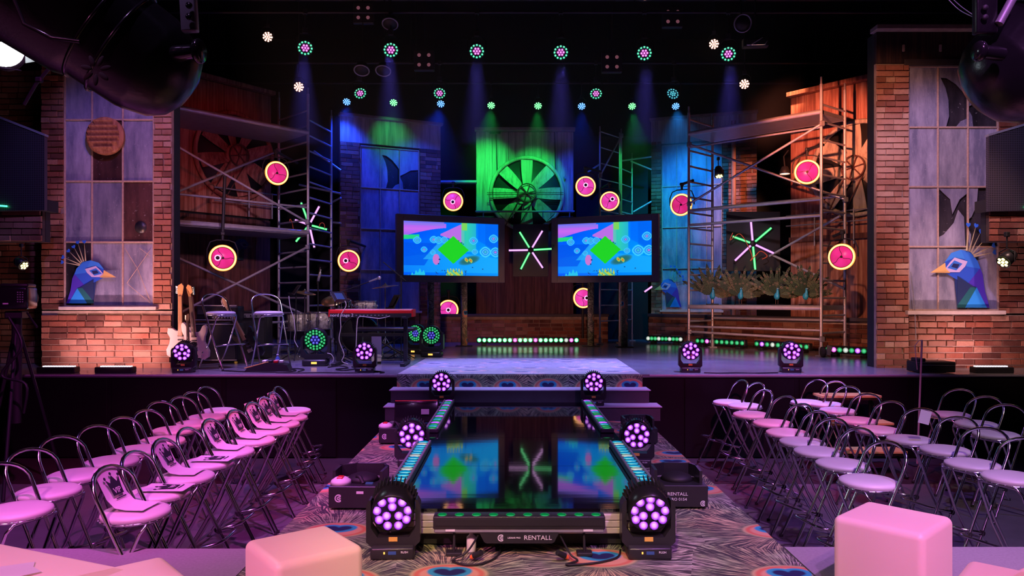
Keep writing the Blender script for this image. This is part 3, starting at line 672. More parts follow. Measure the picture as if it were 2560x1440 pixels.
ring_wash('green and blue wash light turned sideways between the amplifier and the stools', (P(581, 0, 12.2).x, 12.2, STZ), 0.9, 0, .9)

# ------------------------------------------------------------------ LED bars on the stage
def wall_bar(label, p0, p1, n, mats, z=.05, r=.055, group='LED bars along the low brick wall'):
    p0 = Vector(p0); p1 = Vector(p1); L = (p1 - p0).length; a = math.atan2(p1.y - p0.y, p1.x - p0.x)
    t = thing('stage_led_bar', label, 'light bar', p0, a, group)
    MB().rbox((L / 2, 0, z + .07), (L, .11, .13), 0.02, 2).build('housing', M['plastic'], t)
    for x in (.15, L - .15): MB().rbox((x, 0, z * .5), (.10, .16, z), .006, 1).build('foot', M['black'], t)
    for i in range(n): link('led_lens', LM[mats[i % len(mats)]], t, (L * (i + .5) / n, -.058, z + .07), None, (r * .82, .07, r * .82))
    return t
gw = ['lens_g'] * 7 + ['lens_pk'] + ['lens_g'] * 3 + ['lens_pk'] + ['lens_g'] * 5 + ['lens_w', 'lens_pk', 'lens_g']
LM['lens_gw'] = lens_mesh('lens_g'); M['lens_gw'] = lens_glow('pale_green_led_lens', (0.04, 0.80, 0.22), (0.8, 1.0, 0.85), 2.0); LM['lens_gw'].materials[0] = M['lens_gw']
gw = [x.replace('lens_g', 'lens_gw') if x == 'lens_g' else x for x in gw]
wall_bar('long bar of twenty green and pink lenses before the centre low brick wall', (P(1192, 0, 15.5).x, 15.5, STZ), (P(1447, 0, 15.5).x, 15.5, STZ), 20, gw)
def bar_px(label, px0, px1, d0, d1, n, mats): wall_bar(label, (P(px0, 0, d0).x, d0, STZ), (P(px1, 0, d1).x, d1, STZ), n, mats)
bar_px('dark LED bar at the left end of the right low wall', 1618, 1708, 16.2, 15.8, 10, ['lens_w', 'lens_g', 'lens_g'])
bar_px('LED bar of green and pink lenses under the left part of the right scaffold', 1742, 1866, 15.3, 14.4, 10, ['lens_g', 'lens_g', 'lens_pk', 'lens_w', 'lens_g', 'lens_g', 'lens_g', 'lens_g', 'lens_g', 'lens_g'])
bar_px('LED bar of green lenses under the middle of the right scaffold', 1890, 2028, 14.3, 13.3, 10, ['lens_g', 'lens_m', 'lens_g', 'lens_w', 'lens_g', 'lens_g', 'lens_g', 'lens_w', 'lens_g', 'lens_g'])
bar_px('LED bar of green and purple lenses nearest the right tower', 2066, 2186, 12.75, 12.2, 8, ['lens_g', 'lens_pk', 'lens_g', 'lens_w', 'lens_g', 'lens_m', 'lens_g', 'lens_g'])
#area('bar_glow', (P(1320, 0, 15.3).x, 15.35, 1.28), (P(1320, 0, 15.3).x, 12.5, 1.1), (0.25, 1.0, 0.45), 12, 2.1, .08)

# ------------------------------------------------------------------ brick work
def brick_variant(seed):
    r = random.Random(seed); L, H, D = 0.25, 0.075, 0.030
    front = [(-L / 2, -H / 2), (-L * .17, -H / 2), (L * .2, -H / 2), (L / 2, -H / 2), (L / 2, H / 2), (L * .15, H / 2), (-L * .2, H / 2), (-L / 2, H / 2)]
    fr = [(x * .965 + r.uniform(-.004, .004), z * .90 + r.uniform(-.004, .003)) for x, z in front]
    vs = [(x, 0, z) for x, z in front] + [(x, -D * .7, z) for x, z in front] + [(x, -D + r.uniform(-.003, .003), z) for x, z in fr]
    n = 8; fs = [tuple(range(2 * n, 3 * n))]
    for i in range(n):
        j = (i + 1) % n; fs += [(i, j, j + n, i + n), (i + n, j + n, j + 2 * n, i + 2 * n)]
    return MB().add(vs, fs)
BV = [brick_variant(i) for i in range(5)]
BRICKM = {}
def brick_meshes(mat):
    if mat not in BRICKM: BRICKM[mat] = [b.mesh('brick', M[mat]) for b in BV]
    return BRICKM[mat]
def brickwork(root, rects, mat='brick', mortar='mortar', y=0.0, limit=300, seed=1, L=0.25, H=0.075, J=0.011):
    r = random.Random(seed); out = []
    for (u0, u1, v0, v1) in rects:
        e = MB().box(((u0 + u1) / 2, y + .03, (v0 + v1) / 2), (u1 - u0, .06, v1 - v0)); e.build('mortar_backing', M[mortar], root)
        j = 0; v = v0 + J / 2
        while v + H <= v1 + .01:
            u = u0 - (L + J) * (0.5 if int(round(v / (H + J))) % 2 else 0.0) * 1.0 + r.uniform(-.02, .02)
            while u < u1 - .02:
                a = max(u, u0 + .002); b = min(u + L, u1 - .002)
                if r.random() < .18 and b - a > .2: b = a + (b - a) * .5; u2 = u + L * .5 + J
                else: u2 = u + L + J
                if b - a > .035: out.append(((a + b) / 2, v + H / 2, b - a))
                u = u2
            v += H + J
    ms = brick_meshes(mat)
    rest = out[limit:]
    for k, (u, v, w) in enumerate(out[:limit]):
        link('brick', ms[k % 5 if r.random() < .8 else 0], root, (u, y + .004 + r.uniform(-.004, .006), v), None, (w / L, 1, H / .075))
    if rest:
        m = MB()
        for k, (u, v, w) in enumerate(rest):
            b = BV[k % 5]; m.add([(x * w / L + u, yy + y + .004, z * H / .075 + v) for x, yy, z in b.v], b.f)
        tag(m.build('bricks', M[mat], root), kind='stuff')
    return len(out)

def plane_root(name, label, cat, p0, p1, z=STZ, group=None):
    p0 = Vector((p0[0], p0[1], 0)); p1 = Vector((p1[0], p1[1], 0)); d = p1 - p0
    t = thing(name, label, cat, (p0.x, p0.y, z), math.atan2(d.y, d.x), group); return t, d.length

# ---- low walls
t, L = plane_root('low_brick_wall', 'low brick wall across the centre of the stage behind the long green light bar', 'low wall', (P(1000, 0, 16.7).x, 16.7), (P(1520, 0, 16.7).x, 16.7))
brickwork(t, [(0, L, 0, .58)], seed=3)
MB().rbox((L / 2, .02, .61), (L + .04, .16, .06), .008, 1).build('coping', M['lintel'], t)
MB().box((L / 2, .10, .29), (L - .02, .10, .56)).build('wall_core', M['mortar_dark'], t)
LW0 = (3.2, 17.3); LW1 = (6.6, 13.25)
t, L = plane_root('low_brick_wall', 'long low brick wall running behind the right scaffold to the right tower', 'low wall', LW0, LW1)
brickwork(t, [(0, L, 0, .56)], seed=4)
MB().rbox((L / 2, .02, .60), (L, .16, .07), .008, 1).build('coping', M['lintel'], t)
MB().box((L / 2, .10, .28), (L - .02, .10, .54)).build('wall_core', M['mortar_dark'], t)

# ---- windows
def window_grid(root, us, vs, y, special=None, mats=None, bar=.022, outer=True, split=True):
    "panes between the grid lines us x vs; each pane and bar a part of its own"
    special = special or {}; r = random.Random(len(us) * 7 + len(vs))
    MB().box(((us[0] + us[-1]) / 2, y + .07, (vs[0] + vs[-1]) / 2), (us[-1] - us[0], .02, vs[-1] - vs[0])).build('window_backing', M['pane_dark'], root)
    for i in range(len(us) - 1):
        for j in range(len(vs) - 1):
            a, b, c, d = us[i] + bar * .4, us[i + 1] - bar * .4, vs[j] + bar * .4, vs[j + 1] - bar * .4
            sp = special.get((i, j)); mt = 'pane'
            if isinstance(sp, str): mt = sp; polys = [[(a, c), (b, c), (b, d), (a, d)]]
            elif sp is not None: polys = [[(a + (b - a) * x, c + (d - c) * z) for x, z in pl] for pl in sp]
            else: polys = [[(a, c), (b, c), (b, d), (a, d)]]
            for pl in polys:
                cx_ = sum(p[0] for p in pl) / len(pl); cz_ = sum(p[1] for p in pl) / len(pl)
                MB().prism([(p[0] - cx_, p[1] - cz_) for p in pl], -.004, .004).build('pane', M[mt], root, (cx_, y + .03, cz_))
    for u in us: MB().rbox((u, y + .02, (vs[0] + vs[-1]) / 2), (bar, .03, vs[-1] - vs[0]), .004, 1).build('window_bar', M['muntin'], root)
    for v in vs: MB().rbox(((us[0] + us[-1]) / 2, y + .018, v), (us[-1] - us[0], .03, bar * 1.1), .004, 1).build('window_bar', M['muntin'], root)
# broken pane outlines (unit square)
crescent = [[(0, 0), (.28, 0), (.38, .18), (.36, .45), (.26, .65), (.08, .83), (.3, .82), (.62, .72), (.85, .60), (1, .50), (1, 1), (0, 1)], [(.62, 0), (1, 0), (1, .14), (.8, .10)]]
corner = [[(0, .34), (.25, .40), (.6, .50), (1, .52), (1, 1), (0, 1)], [(0, 0), (.18, 0), (.14, .18), (0, .3)]]
shard = [[(0, 1), (1, 1), (1, .9), (.75, .8), (.5, .55), (.42, .8), (.2, .9)], [(0, 0), (.95, 0), (.9, .5), (.7, .62), (.55, .4), (.2, .2), (0, .15)]]
shard2 = [[(0, 1), (.35, 1), (.3, .7), (.12, .5), (0, .45)], [(0, .3), (.1, .2), (.08, 0), (0, 0)]]

# ---- peacock prints
def peacock_print(root, w, h, y, flip=False, dim=1.0, label=None, name='peacock_print'):
    "flat low-poly print; crop coordinates 450..880 x 355..830"
    pol = [((.01, .03, .14), [(500, 828), (528, 740), (545, 640), (575, 570), (620, 520), (680, 507), (740, 525), (780, 575), (782, 632), (720, 665), (700, 828)]),
           ((.02, .10, .62), [(545, 640), (575, 570), (620, 520), (680, 507), (740, 525), (780, 575), (782, 632), (720, 665), (640, 700), (580, 715)]),
           ((.07, .03, .48), [(500, 828), (530, 735), (545, 640), (562, 612), (640, 700), (585, 715), (525, 828)]),
           ((.03, .20, .80), [(575, 570), (620, 520), (680, 507), (655, 560), (645, 600), (560, 612)]),
           ((.04, .26, .85), [(680, 507), (740, 525), (780, 575), (720, 550), (655, 560)]),
           ((.02, .30, .85), [(518, 828), (582, 715), (655, 828)]),
           ((.01, .13, .14), [(582, 715), (620, 712), (703, 815), (703, 828), (655, 828)]),
           ((.012, .03, .11), [(596, 714), (702, 652), (705, 815), (622, 715)]),
           ((.58, .50, .80), [(640, 572), (720, 550), (752, 580), (778, 612), (778, 632), (690, 632), (655, 600)]),
           ((.03, .18, .70), [(672, 585), (722, 566), (766, 608), (710, 622)]),
           ((.01, .02, .12), [(690, 588), (728, 583), (742, 602), (704, 612)]),
           ((.75, .48, .16), [(780, 580), (872, 634), (748, 636), (776, 610)]),
           ((.62, .38, .12), [(748, 636), (872, 634), (780, 622)])]
    for (bx, by), (tx, ty) in [((602, 545), (478, 522)), ((606, 538), (484, 486)), ((614, 530), (524, 440)), ((622, 522), (562, 410)), ((634, 516), (592, 378)), ((650, 512), (640, 374))]:
        dx, dy = tx - bx, ty - by; l = math.hypot(dx, dy); nx, ny = -dy / l * 5, dx / l * 5
        pol.append(((.55, .50, .28), [(bx + nx, by + ny), (bx - nx, by - ny), (tx, ty)]))
        ux, uy = dx / l, dy / l; q = 16
        heart = [(0, -.6), (.8, .1), (.9, .7), (.45, 1), (0, .65), (-.45, 1), (-.9, .7), (-.8, .1)]
        pol.append(((.02, .14, .72), [(tx + (-uy * a + ux * b) * q, ty + (ux * a + uy * b) * q) for a, b in heart]))
    m = MB(); cols = []
    for k, (c, pl) in enumerate(pol):
        q = []
        for X, Y in pl:
            u = (X - 450) / 430; v = 1 - (Y - 355) / 475
            if flip: u = 1 - u
            q.append((u * w, v * h))
        n0 = len(m.f); m.prism(q, y - .0012 * k - .002, y - .0012 * k)
        cols += [c] * (len(m.f) - n0)
    me = m.mesh('peacock_print', M['decal'])
    at = me.color_attributes.new('col', 'FLOAT_COLOR', 'CORNER')
    for p, c in zip(me.polygons, cols):
        for li in p.loop_indices: at.data[li].color = (c[0] * dim, c[1] * dim, c[2] * dim, 1)
    return me

# ---- towers
TD = 10.6; PX = TD / F
def tz(py): return (HY - py) * PX + EYE - STZ
# left tower
x0 = P(105, 0, TD).x
t = thing('brick_tower', 'tall brick set tower with grimy windows and peacock print at the left', 'set tower', (x0, TD, STZ))
def tu(px): return (px - 105) * PX
W_ = tu(430); w0, w1 = tu(160), tu(385); zt = tz(80); ws = tz(765); wt = tz(160)
brickwork(t, [(0, W_, -.10, ws - .07)], 'brick', 'mortar', 0, 95, 11)
brickwork(t, [(0, w0, ws - .05, wt + .02)], 'brick', 'mortar', 0, 110, 12)
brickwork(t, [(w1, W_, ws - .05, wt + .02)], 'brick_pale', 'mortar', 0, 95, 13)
MB().rbox(((w0 + w1) / 2 + .02, -.03, ws - .03), (w1 - w0 + .10, .12, .05), .006, 1).build('window_sill', M['sill'], t)
window_grid(t, [tu(161), tu(229), tu(306), tu(383)], [ws, tz(605), tz(453), tz(299), wt], -.005,
            {(2, 1): 'pane_brown', (0, 0): 'pane_dark', (1, 2): 'pane_brown'})
MB().box((W_ / 2, .02, (wt + zt) / 2 + .02), (W_, .08, zt - wt)).build('header_board', M['rust_dark'], t)
MB().rbox((W_ / 2, -.02, zt + .03), (W_ + .06, .20, .06), .008, 1).build('roof_edge', M['trim'], t)
MB().box((W_ / 2, .18, (zt - .1) / 2), (W_ - .02, .20, zt + .1)).build('tower_core', M['black'], t)
link('peacock_print', peacock_print(t, 145 * PX, 159 * PX, 0), t, (tu(151), -.015, tz(759)))
# round louvre vent
v = MB().lathe([(0, .05), (.25, .05), (.27, .03), (.27, -.02), (.245, -.03), (.235, .0), (0, .0)], 32, Matrix.Rotation(PI / 2, 3, 'X')).build('vent_body', M['louver'], t, (tu(270), -.06, tz(343)))
for k in range(6):
    zz = -.19 + k * .076; hw = math.sqrt(max(.001, .235 ** 2 - zz ** 2))
    MB().box((0, 0, 0), (2 * hw * .97, .012, .062), Matrix.Rotation(.6, 3, 'X')).build('louver_slat', M['louver'], v, (0, -.066, zz))
MB().lathe([(0, 0), (.085, 0), (.085, .01), (0, .01)], 24, RX).build('round_hole', M['pane_dark'], t, (tu(350), .024, tz(568)))
# diagonal leading on the lower right pane
m = MB()
for a, b in (((313, 620), (345, 672)), ((345, 672), (376, 750)), ((376, 625), (318, 708)), ((318, 708), (376, 757)), ((350, 620), (376, 640))):
    m.tube([(tu(a[0]), -.012, tz(a[1])), (tu(b[0]), -.012, tz(b[1]))], .004, 5)
m.build('diagonal_leading', M['muntin'], t)

# right tower
x0r = P(2190, 0, TD).x
t = thing('brick_tower', 'tall brick set tower with broken windows and peacock print at the right', 'set tower', (x0r, TD, STZ))
def ru(px): return (px - 2190) * PX
WR = ru(2600); w0, w1 = ru(2270), ru(2497)
ws = tz(775); wt = tz(166)
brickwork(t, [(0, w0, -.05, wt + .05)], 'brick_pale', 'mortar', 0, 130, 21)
brickwork(t, [(w0, WR, -.05, ws - .07)], 'brick', 'mortar', 0, 130, 22, J=.014)
brickwork(t, [(w1, WR, ws - .05, wt + .05)], 'brick', 'mortar', 0, 60, 23)
MB().rbox(((w0 + w1) / 2, -.03, ws - .035), (w1 - w0 + .10, .12, .055), .006, 1).build('window_sill', M['sill'], t)
window_grid(t, [ru(2272), ru(2346), ru(2421), ru(2496)], [ws, tz(617), tz(467), tz(318), wt], -.005,
            {(1, 3): crescent, (2, 3): corner, (1, 2): 'pane_text', (1, 1): shard, (2, 1): shard2, (1, 0): 'pane_text'})
MB().box((WR / 2, .02, (wt + zt) / 2 + .04), (WR, .08, zt - wt)).build('header_board', M['header'], t)
MB().rbox(((w0 + w1) / 2, -.012, wt + .05), (w1 - w0 + .12, .03, .10), .006, 1).build('lintel', M['lintel'], t)
for px in (2256, 2348): MB().rbox((ru(px), -.03, tz(122)), (.035, .02, .10), .006, 1).build('wall_anchor', M['muntin'], t)
MB().rbox((WR / 2 - .02, -.03, zt + .03), (WR + .06, .22, .07), .008, 1).build('roof_edge', M['trim'], t)
MB().box((WR / 2, .18, (zt - .05) / 2), (WR - .02, .20, zt + .05)).build('tower_core', M['black'], t)
link('peacock_print', peacock_print(t, 172 * PX, 214 * PX, 0, True), t, (ru(2320), -.015, tz(770)))
cable('thin grey cable hanging down the right tower beside the window', [(x0r + ru(2272), TD - .05, STZ + tz(680)), (x0r + ru(2280), TD - .06, STZ + tz(760)), (x0r + ru(2284), TD - .06, STZ + tz(848))], .005, 'greysteel')

# outer brick returns with dark perforated speaker boxes
def side_bay(px0, px1, side, label, label2, d=9.9):
    k = d / F; zz = lambda py: (HY - py) * k + EYE - STZ
    t = thing('brick_band', label, 'wall panel', (P(px0, 0, d).x, d, STZ)); w = (px1 - px0) * k
    brickwork(t, [(0, w, zz(604), zz(525))], 'brick', 'mortar_dark', 0, 40, 31)
    MB().box((w / 2, .12, zz(565)), (w, .1, .42)).build('band_core', M['black'], t)
    b = thing('mesh_screen_box', label2, 'speaker box', (P(px0, 0, d - .1).x, d - .1, STZ))
    w2 = w + .02
    tz0 = zz(290) if side < 0 else zz(320)
    hi, lo = (zz(285), zz(345)) if side < 0 else (zz(345), zz(300))
    MB().prism([(0, zz(530)), (w2, zz(528)), (w2, lo), (0, hi)], 0, .06).build('mesh_face', M['mesh'], b)
    MB().prism([(-.01, hi), (w2 + .01, lo), (w2 + .01, lo + .03), (-.01, hi + .03)], -.01, .07).build('top_edge', M['greysteel'], b)
    MB().prism([(0, zz(530)), (w2, zz(528)), (w2, zz(500)), (0, zz(500))], .07, .3).build('box_body', M['black'], b)
    px = 0 if side < 0 else w * .6
    MB().rbox((px + w * .2, -.02, zz(516)), (w * .42, .02, .02), .004, 1, Matrix.Rotation(.08 if side < 0 else -.12, 3, 'Y')).build('led_strip', M['bar_g'], b)
side_bay(-40, 106, -1, 'brick band under the perforated screen box at the far left', 'dark perforated metal screen box at the far left edge')
side_bay(2472, 2620, 1, 'brick band under the perforated screen box at the far right', 'dark perforated metal screen box at the far right edge')
t = thing('side_brick_wall', 'dim brick wall beyond the left tower behind the studio camera', 'wall panel', (P(-60, 0, 11.3).x, 11.3, 0))
t.location.z = STZ
brickwork(t, [(0, 1.3, 0, 4.5)], 'brick', 'mortar_dark', 0, 200, 41)
MB().box((.65, .15, 2.25), (1.3, .16, 4.5)).build('wall_core', M['black'], t)

# ---- mid flats
def mid_flat(label, p0, p1, top, segs, pane_cols, name='window_flat', seed=5, special=None, peacock=None):
    t, L = plane_root(name, label, 'set flat', p0, p1)
    us0, us1 = segs['win']; wz0, wz1 = 0.72, segs['wtop']
    for a, b in segs['piers']: brickwork(t, [(a, b, 0, segs['wtop'] + .1)], 'brick', 'mortar', 0, 150, seed); seed += 1
    brickwork(t, [(us0, us1, 0, wz0 - .06)], 'brick', 'mortar', 0, 60, seed)
    n = pane_cols; us = [us0 + (us1 - us0) * i / n for i in range(n + 1)]
    vs = [wz0 + (wz1 - wz0) * j / 4 for j in range(5)]
    window_grid(t, us, vs, 0, special)
    MB().rbox(((us0 + us1) / 2, -.02, wz0 - .03), (us1 - us0 + .1, .1, .05), .006, 1).build('window_sill', M['sill'], t)
    MB().box((L / 2, .03, (wz1 + top) / 2 + .03), (L, .07, top - wz1 - .05)).build('header_board', M['weathered'], t)
    MB().rbox((L / 2, -.03, top + .03), (L + .06, .16, .06), .006, 1).build('roof_edge', M['trim'], t)
    MB().box((L / 2, .16, top / 2), (L - .01, .16, top)).build('flat_core', M['black'], t)
    if peacock: link('peacock_print', peacock_print(t, peacock[2], peacock[3], 0, True, peacock[4]), t, (peacock[0], -.015, peacock[1]))
    return t
LFd0 = 15.6; LF0 = (P(850, 0, 15.6).x, 15.6); LF1 = (P(1101, 0, 16.55).x, 16.55)
LL = (Vector(LF1) - Vector(LF0)).length
mid_flat('blue-lit brick flat with dark windows behind the keyboard', LF0, LF1, 4.84,
         {'win': (.44, LL - .50), 'piers': [(0, .42), (LL - .48, LL)], 'wtop': 4.25}, 3, seed=51,
         special={(1, 3): crescent, (2, 3): corner})
RF0 = (P(1628, 0, 17.7).x, 17.7); RF1 = (P(1892, 0, 16.9).x, 16.9); RL = (Vector(RF1) - Vector(RF0)).length
mid_flat('blue-lit window flat with brick piers behind the right scaffold', RF0, RF1, 5.22,
         {'win': (.26, 1.62), 'piers': [(0, .24), (1.64, RL)], 'wtop': 4.62}, 4, seed=61,
         peacock=(.05, .78, .75, 1.0, .8))
MB_ = MB().tube([(5.0, 16.7, 1.7), (5.0, 16.7, 6.1)], .05, 10)
tag(MB_.build('drain_pipe', M['louver']), 'rusty vertical pipe on the brick pier behind the right scaffold', 'pipe')

# ---- fan panels
def fan(root, u, v, R_, y, blades=8, a0=PI / 2, mat='fan_metal', wheel=True, guard=False):
    Y = y
    f = MB().tube([(R_ * math.cos(a), 0, R_ * math.sin(a)) for a in [2 * PI * k / 40 for k in range(40)]], .045, 8, True).build('fan_rim', M[mat], root, (u, Y - .05, v))
    MB().lathe([(0, .0), (R_ * .97, .0), (R_ * .97, .01), (0, .01)], 36, RX).build('fan_opening', M['black'], root, (u, Y - .002, v))
    for k in range(blades):
        a = a0 + 2 * PI * k / blades
        m = MB(); r0, r1 = R_ * .26, R_ * .93; w0_, w1_ = R_ * .13, R_ * .17
        vs = []
        for i in range(5):
            q = i / 4; rr = r0 + (r1 - r0) * q; ww = w0_ + (w1_ - w0_) * math.sin(q * PI * .6)
            tw = .5 - .25 * q
            for s in (-1, 1):
                vs += [(rr, -s * ww * math.sin(tw) - .006, s * ww * math.cos(tw)), (rr, -s * ww * math.sin(tw) + .006, s * ww * math.cos(tw))]
        fs = []
        for i in range(4):
            b = i * 4; fs += [(b, b + 2, b + 6, b + 4), (b + 1, b + 5, b + 7, b + 3), (b, b + 4, b + 5, b + 1), (b + 2, b + 3, b + 7, b + 6)]
        fs += [(0, 1, 3, 2), (16, 18, 19, 17)]
        m.add(vs, fs, False); m.build('fan_blade', M[mat], root, (u, Y - .07, v), (0, -a, 0))
    h = MB().lathe([(0, .16), (R_ * .18, .16), (R_ * .27, .11), (R_ * .29, .0), (0, .0)], 24, RX).build('fan_hub', M[mat], root, (u, Y, v))
    if wheel:
        MB().tube([(R_ * .25 * math.cos(a), 0, R_ * .25 * math.sin(a)) for a in [2 * PI * k / 28 for k in range(28)]], .014, 6, True).build('pulley_rim', M['rust_dark'], h, (0, -.19, 0))
        m = MB()
        for k in range(6): a = PI * k / 3 + .2; m.tube([(0, -.19, 0), (R_ * .25 * math.cos(a), -.19, R_ * .25 * math.sin(a))], .012, 6)
        m.tube([(0, 0, 0), (0, -.22, 0)], .03, 10); m.build('pulley_spokes', M['rust_dark'], h)
        m = MB(); m.tube([(-R_ * .2, -.14, -R_ * .15), (-R_ * .62, -.10, -R_ * .95)], .012, 6).tube([(R_ * .2, -.14, -R_ * .15), (-R_ * .25, -.10, -R_ * .95)], .012, 6)
        m.build('drive_belt', M['rust_dark'], h)
    if guard:
        m = MB()
        for zz in (.0, -.04): m.tube([(-R_ * 1.1, -.20, zz), (R_ * 1.0, -.20, zz)], .008, 5)
        m.build('guard_rods', M['rust_dark'], root, (u, Y, v))
def boards(root, u0, u1, v0, v1, y, mat, n, gap=.006):
    w = (u1 - u0) / n
    for i in range(n):
        MB().rbox((0, .02, 0), (w - gap, .04, v1 - v0), .005, 1).build('panel_board', M[mat], root, (u0 + w * (i + .5), y + random.uniform(0, .006), (v0 + v1) / 2))
# centre
CD = 17.0; ck = CD / F; cz = lambda py: (HY - py) * ck + EYE - STZ
cx0 = P(1190, 0, CD).x; cw = (1434 - 1190) * ck
t = thing('fan_wall', 'green-lit weathered wall panel with a big industrial fan at the centre back', 'set flat', (cx0, CD, STZ))
boards(t, 0, cw, cz(532), cz(330), 0, 'weathered', 6)
boards(t, 0, cw, .5, cz(540), .03, 'rust_dark', 5)
MB().rbox((cw / 2, -.05, cz(325)), (cw + .06, .2, .07), .008, 1).build('roof_edge', M['trim'], t)
fan(t, (1317 - 1190) * ck, cz(485), 90 * ck, 0, 8, PI / 2, 'fan_metal', True, True)
for px, pt, pb in ((1240, 332, 440), (1386, 332, 440)):
    MB().tube([((px - 1190) * ck, -.06, cz(pt)), ((px + 3 - 1190) * ck, -.06, cz(pb))], .012, 6).build('hanger_rod', M['black'], t)
MB().rbox(((1238 - 1190) * ck, -.07, cz(334)), (.25, .05, .05), .006, 1).build('hanger_block', M['black'], t)
for px, py in ((1416, 351), (1411, 443)): MB().tube([((px - 1190) * ck, -.03, cz(py)), ((px + 2 - 1190) * ck, -.06, cz(py + 6))], .022, 8).build('wall_hook', M['greysteel'], t)
r_ = MB().tube([(0, -.25, cz(532)), (cw, -.25, cz(532))], .022, 8)
for q in (.08, .38, .68, .95): r_.tube([(cw * q, -.25, cz(532)), (cw * q, -.25, cz(548))], .016, 6)
r_.build('guard_rail', M['alu_dull'], t)
MB().box((cw / 2, .14, cz(330) / 2), (cw - .02, .14, cz(330))).build('panel_core', M['black'], t)
# right
rp0 = Vector((5.55, 14.75)); rp1 = Vector((6.62, 13.45))
t, L = plane_root('fan_wall', 'orange-lit rusty wall panel with a fan between the right scaffold and the right tower', 'set flat', rp0, rp1)
boards(t, 0, L, .62, 4.98, 0, 'rust', 5)
MB().rbox((L / 2, -.05, 5.03), (L + .04, .16, .09), .008, 1).build('roof_edge', M['rust'], t)
fan(t, L * .80, 3.40, .86, 0, 8, PI / 2 + .1, 'fan_metal', True, False)
m = MB()
for zz in (2.62, 2.42): m.tube([(0, -.16, zz), (L, -.16, zz)], .014, 6)
for q in (.35, .8): m.tube([(L * q, -.16, 2.66), (L * q, -.16, 2.0)], .014, 6)
m.build('guard_rail', M['alu_dull'], t)
MB().box((L / 2, -.04, 2.15), (L, .05, .10)).build('cross_beam', M['rust_dark'], t)
MB().box((L / 2, .14, 2.5), (L - .02, .14, 4.9)).build('panel_core', M['black'], t)
# left
lp0 = Vector((P(428, 0, 13.5).x, 13.5)); lp1 = Vector((P(678, 0, 15.2).x, 15.2))
t, L = plane_root('fan_wall', 'dim red rusty wall panel with a fan behind the left scaffold', 'set flat', lp0, lp1)
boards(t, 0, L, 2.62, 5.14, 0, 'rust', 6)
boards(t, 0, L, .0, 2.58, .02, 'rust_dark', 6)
MB().rbox((L / 2, -.05, 5.19), (L + .04, .16, .08), .008, 1).build('roof_edge', M['rust'], t)
fan(t, L * .60, 3.78, .84, 0, 8, PI / 2 + .25, 'rust', True, False)
m = MB()
for zz in (3.10, 2.85): m.tube([(L * .35, -.18, zz), (L, -.18, zz - .0)], .016, 6)
for q in (.45, .7, .95): m.tube([(L * q, -.18, 3.12), (L * q, -.18, 2.6)], .016, 6)
m.build('guard_rail', M['alu_dull'], t)
MB().box((L / 2, .14, 2.6), (L - .02, .14, 5.1)).build('panel_core', M['black'], t)
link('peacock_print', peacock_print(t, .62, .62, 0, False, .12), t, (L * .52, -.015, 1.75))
# dark panels and rails filling the back
for (a, b, top, nm) in ((692, 848, 5.0, 'black back panel between the left scaffold and the blue flat'), (1440, 1620, 4.9, 'black back panel behind the small centre scaffold'), (1892, 1990, 5.2, 'black back panel between the brick pier and the right fan wall')):
    d = 17.9; tag(MB().rbox(((P(a, 0, d).x + P(b, 0, d).x) / 2, d, STZ + top / 2), ((b - a) * d / F, .05, top), .01, 1).build('back_panel', M['drape']), nm, 'panel')
tag(MB().tube([P(1100, 455, 16.8), P(1192, 455, 16.8)], .045, 8).build('cross_tube', M['alu_dull']), 'blue-lit horizontal tube left of the green fan wall', 'pipe')

# ------------------------------------------------------------------ scaffolds
def tower_scaffold(name, label, FL, BL, FR, BR, tops, decks, rails, braces, ladders, step=.30, r=.026, hidden=()):
    "FL.. are (x, y) of the posts, heights above the stage"
    t = thing(name, label, 'scaffold', (0, 0, STZ))
    posts = {'FL': FL, 'BL': BL, 'FR': FR, 'BR': BR}
    for k, p in posts.items():
        if p is None or k in hidden: continue
        MB().tube([(p[0], p[1], .02), (p[0], p[1], tops[k])], r, 10).build('post', M['alu'], t)
        MB().tube([(p[0], p[1], tops[k]), (p[0], p[1], tops[k] + .12)], r * .7, 8).build('spigot', M['alu_dull'], t)
        e = MB().rbox((p[0], p[1], .012), (.15, .15, .024), .004, 1).tube([(p[0], p[1], .02), (p[0], p[1], .16)], r * 1.5, 10)
        e.build('base_foot', M['alu_dull'], t)
    for a, b, z0, z1 in ladders:
        A = posts[a]; B = posts[b]; z = z0
        while z < z1:
            MB().tube([(A[0], A[1], z), (B[0], B[1], z)], r * .72, 8).build('rung', M['alu'], t); z += step
    for z, (a, b, c, d), th in decks:
        A, B, C_, D = [Vector((posts[k][0], posts[k][1], z)) for k in (a, b, c, d)]
        n = Vector((0, 0, -th)); i = .06
        vs = [A, B, C_, D, A + n, B + n, C_ + n, D + n]
        MB().add(vs, [(0, 1, 2, 3), (7, 6, 5, 4), (0, 4, 5, 1), (1, 5, 6, 2), (2, 6, 7, 3), (3, 7, 4, 0)]).build('deck', M['alu_dull'], t)
        for q0, q1 in ((A, B), (D, C_)):
            o = Vector((0, 0, -th / 2)); MB().tube([q0 + o, q1 + o], .042, 6).build('deck_edge_beam', M['alu'], t)
    for a, b, z, rr in rails: MB().tube([(posts[a][0], posts[a][1], z), (posts[b][0], posts[b][1], z)], rr, 8).build('rail', M['alu'], t)
    for (a, z0, b, z1) in braces:
        MB().tube([(posts[a][0], posts[a][1] - .04, z0), (posts[b][0], posts[b][1] - .04, z1)], r * .85, 8).build('brace', M['alu'], t)
        for k, z in ((a, z0), (b, z1)): MB().rbox((posts[k][0], posts[k][1] - .03, z), (.08, .08, .09), .012, 1).build('clamp', M['alu_dull'], t)
    return t, posts
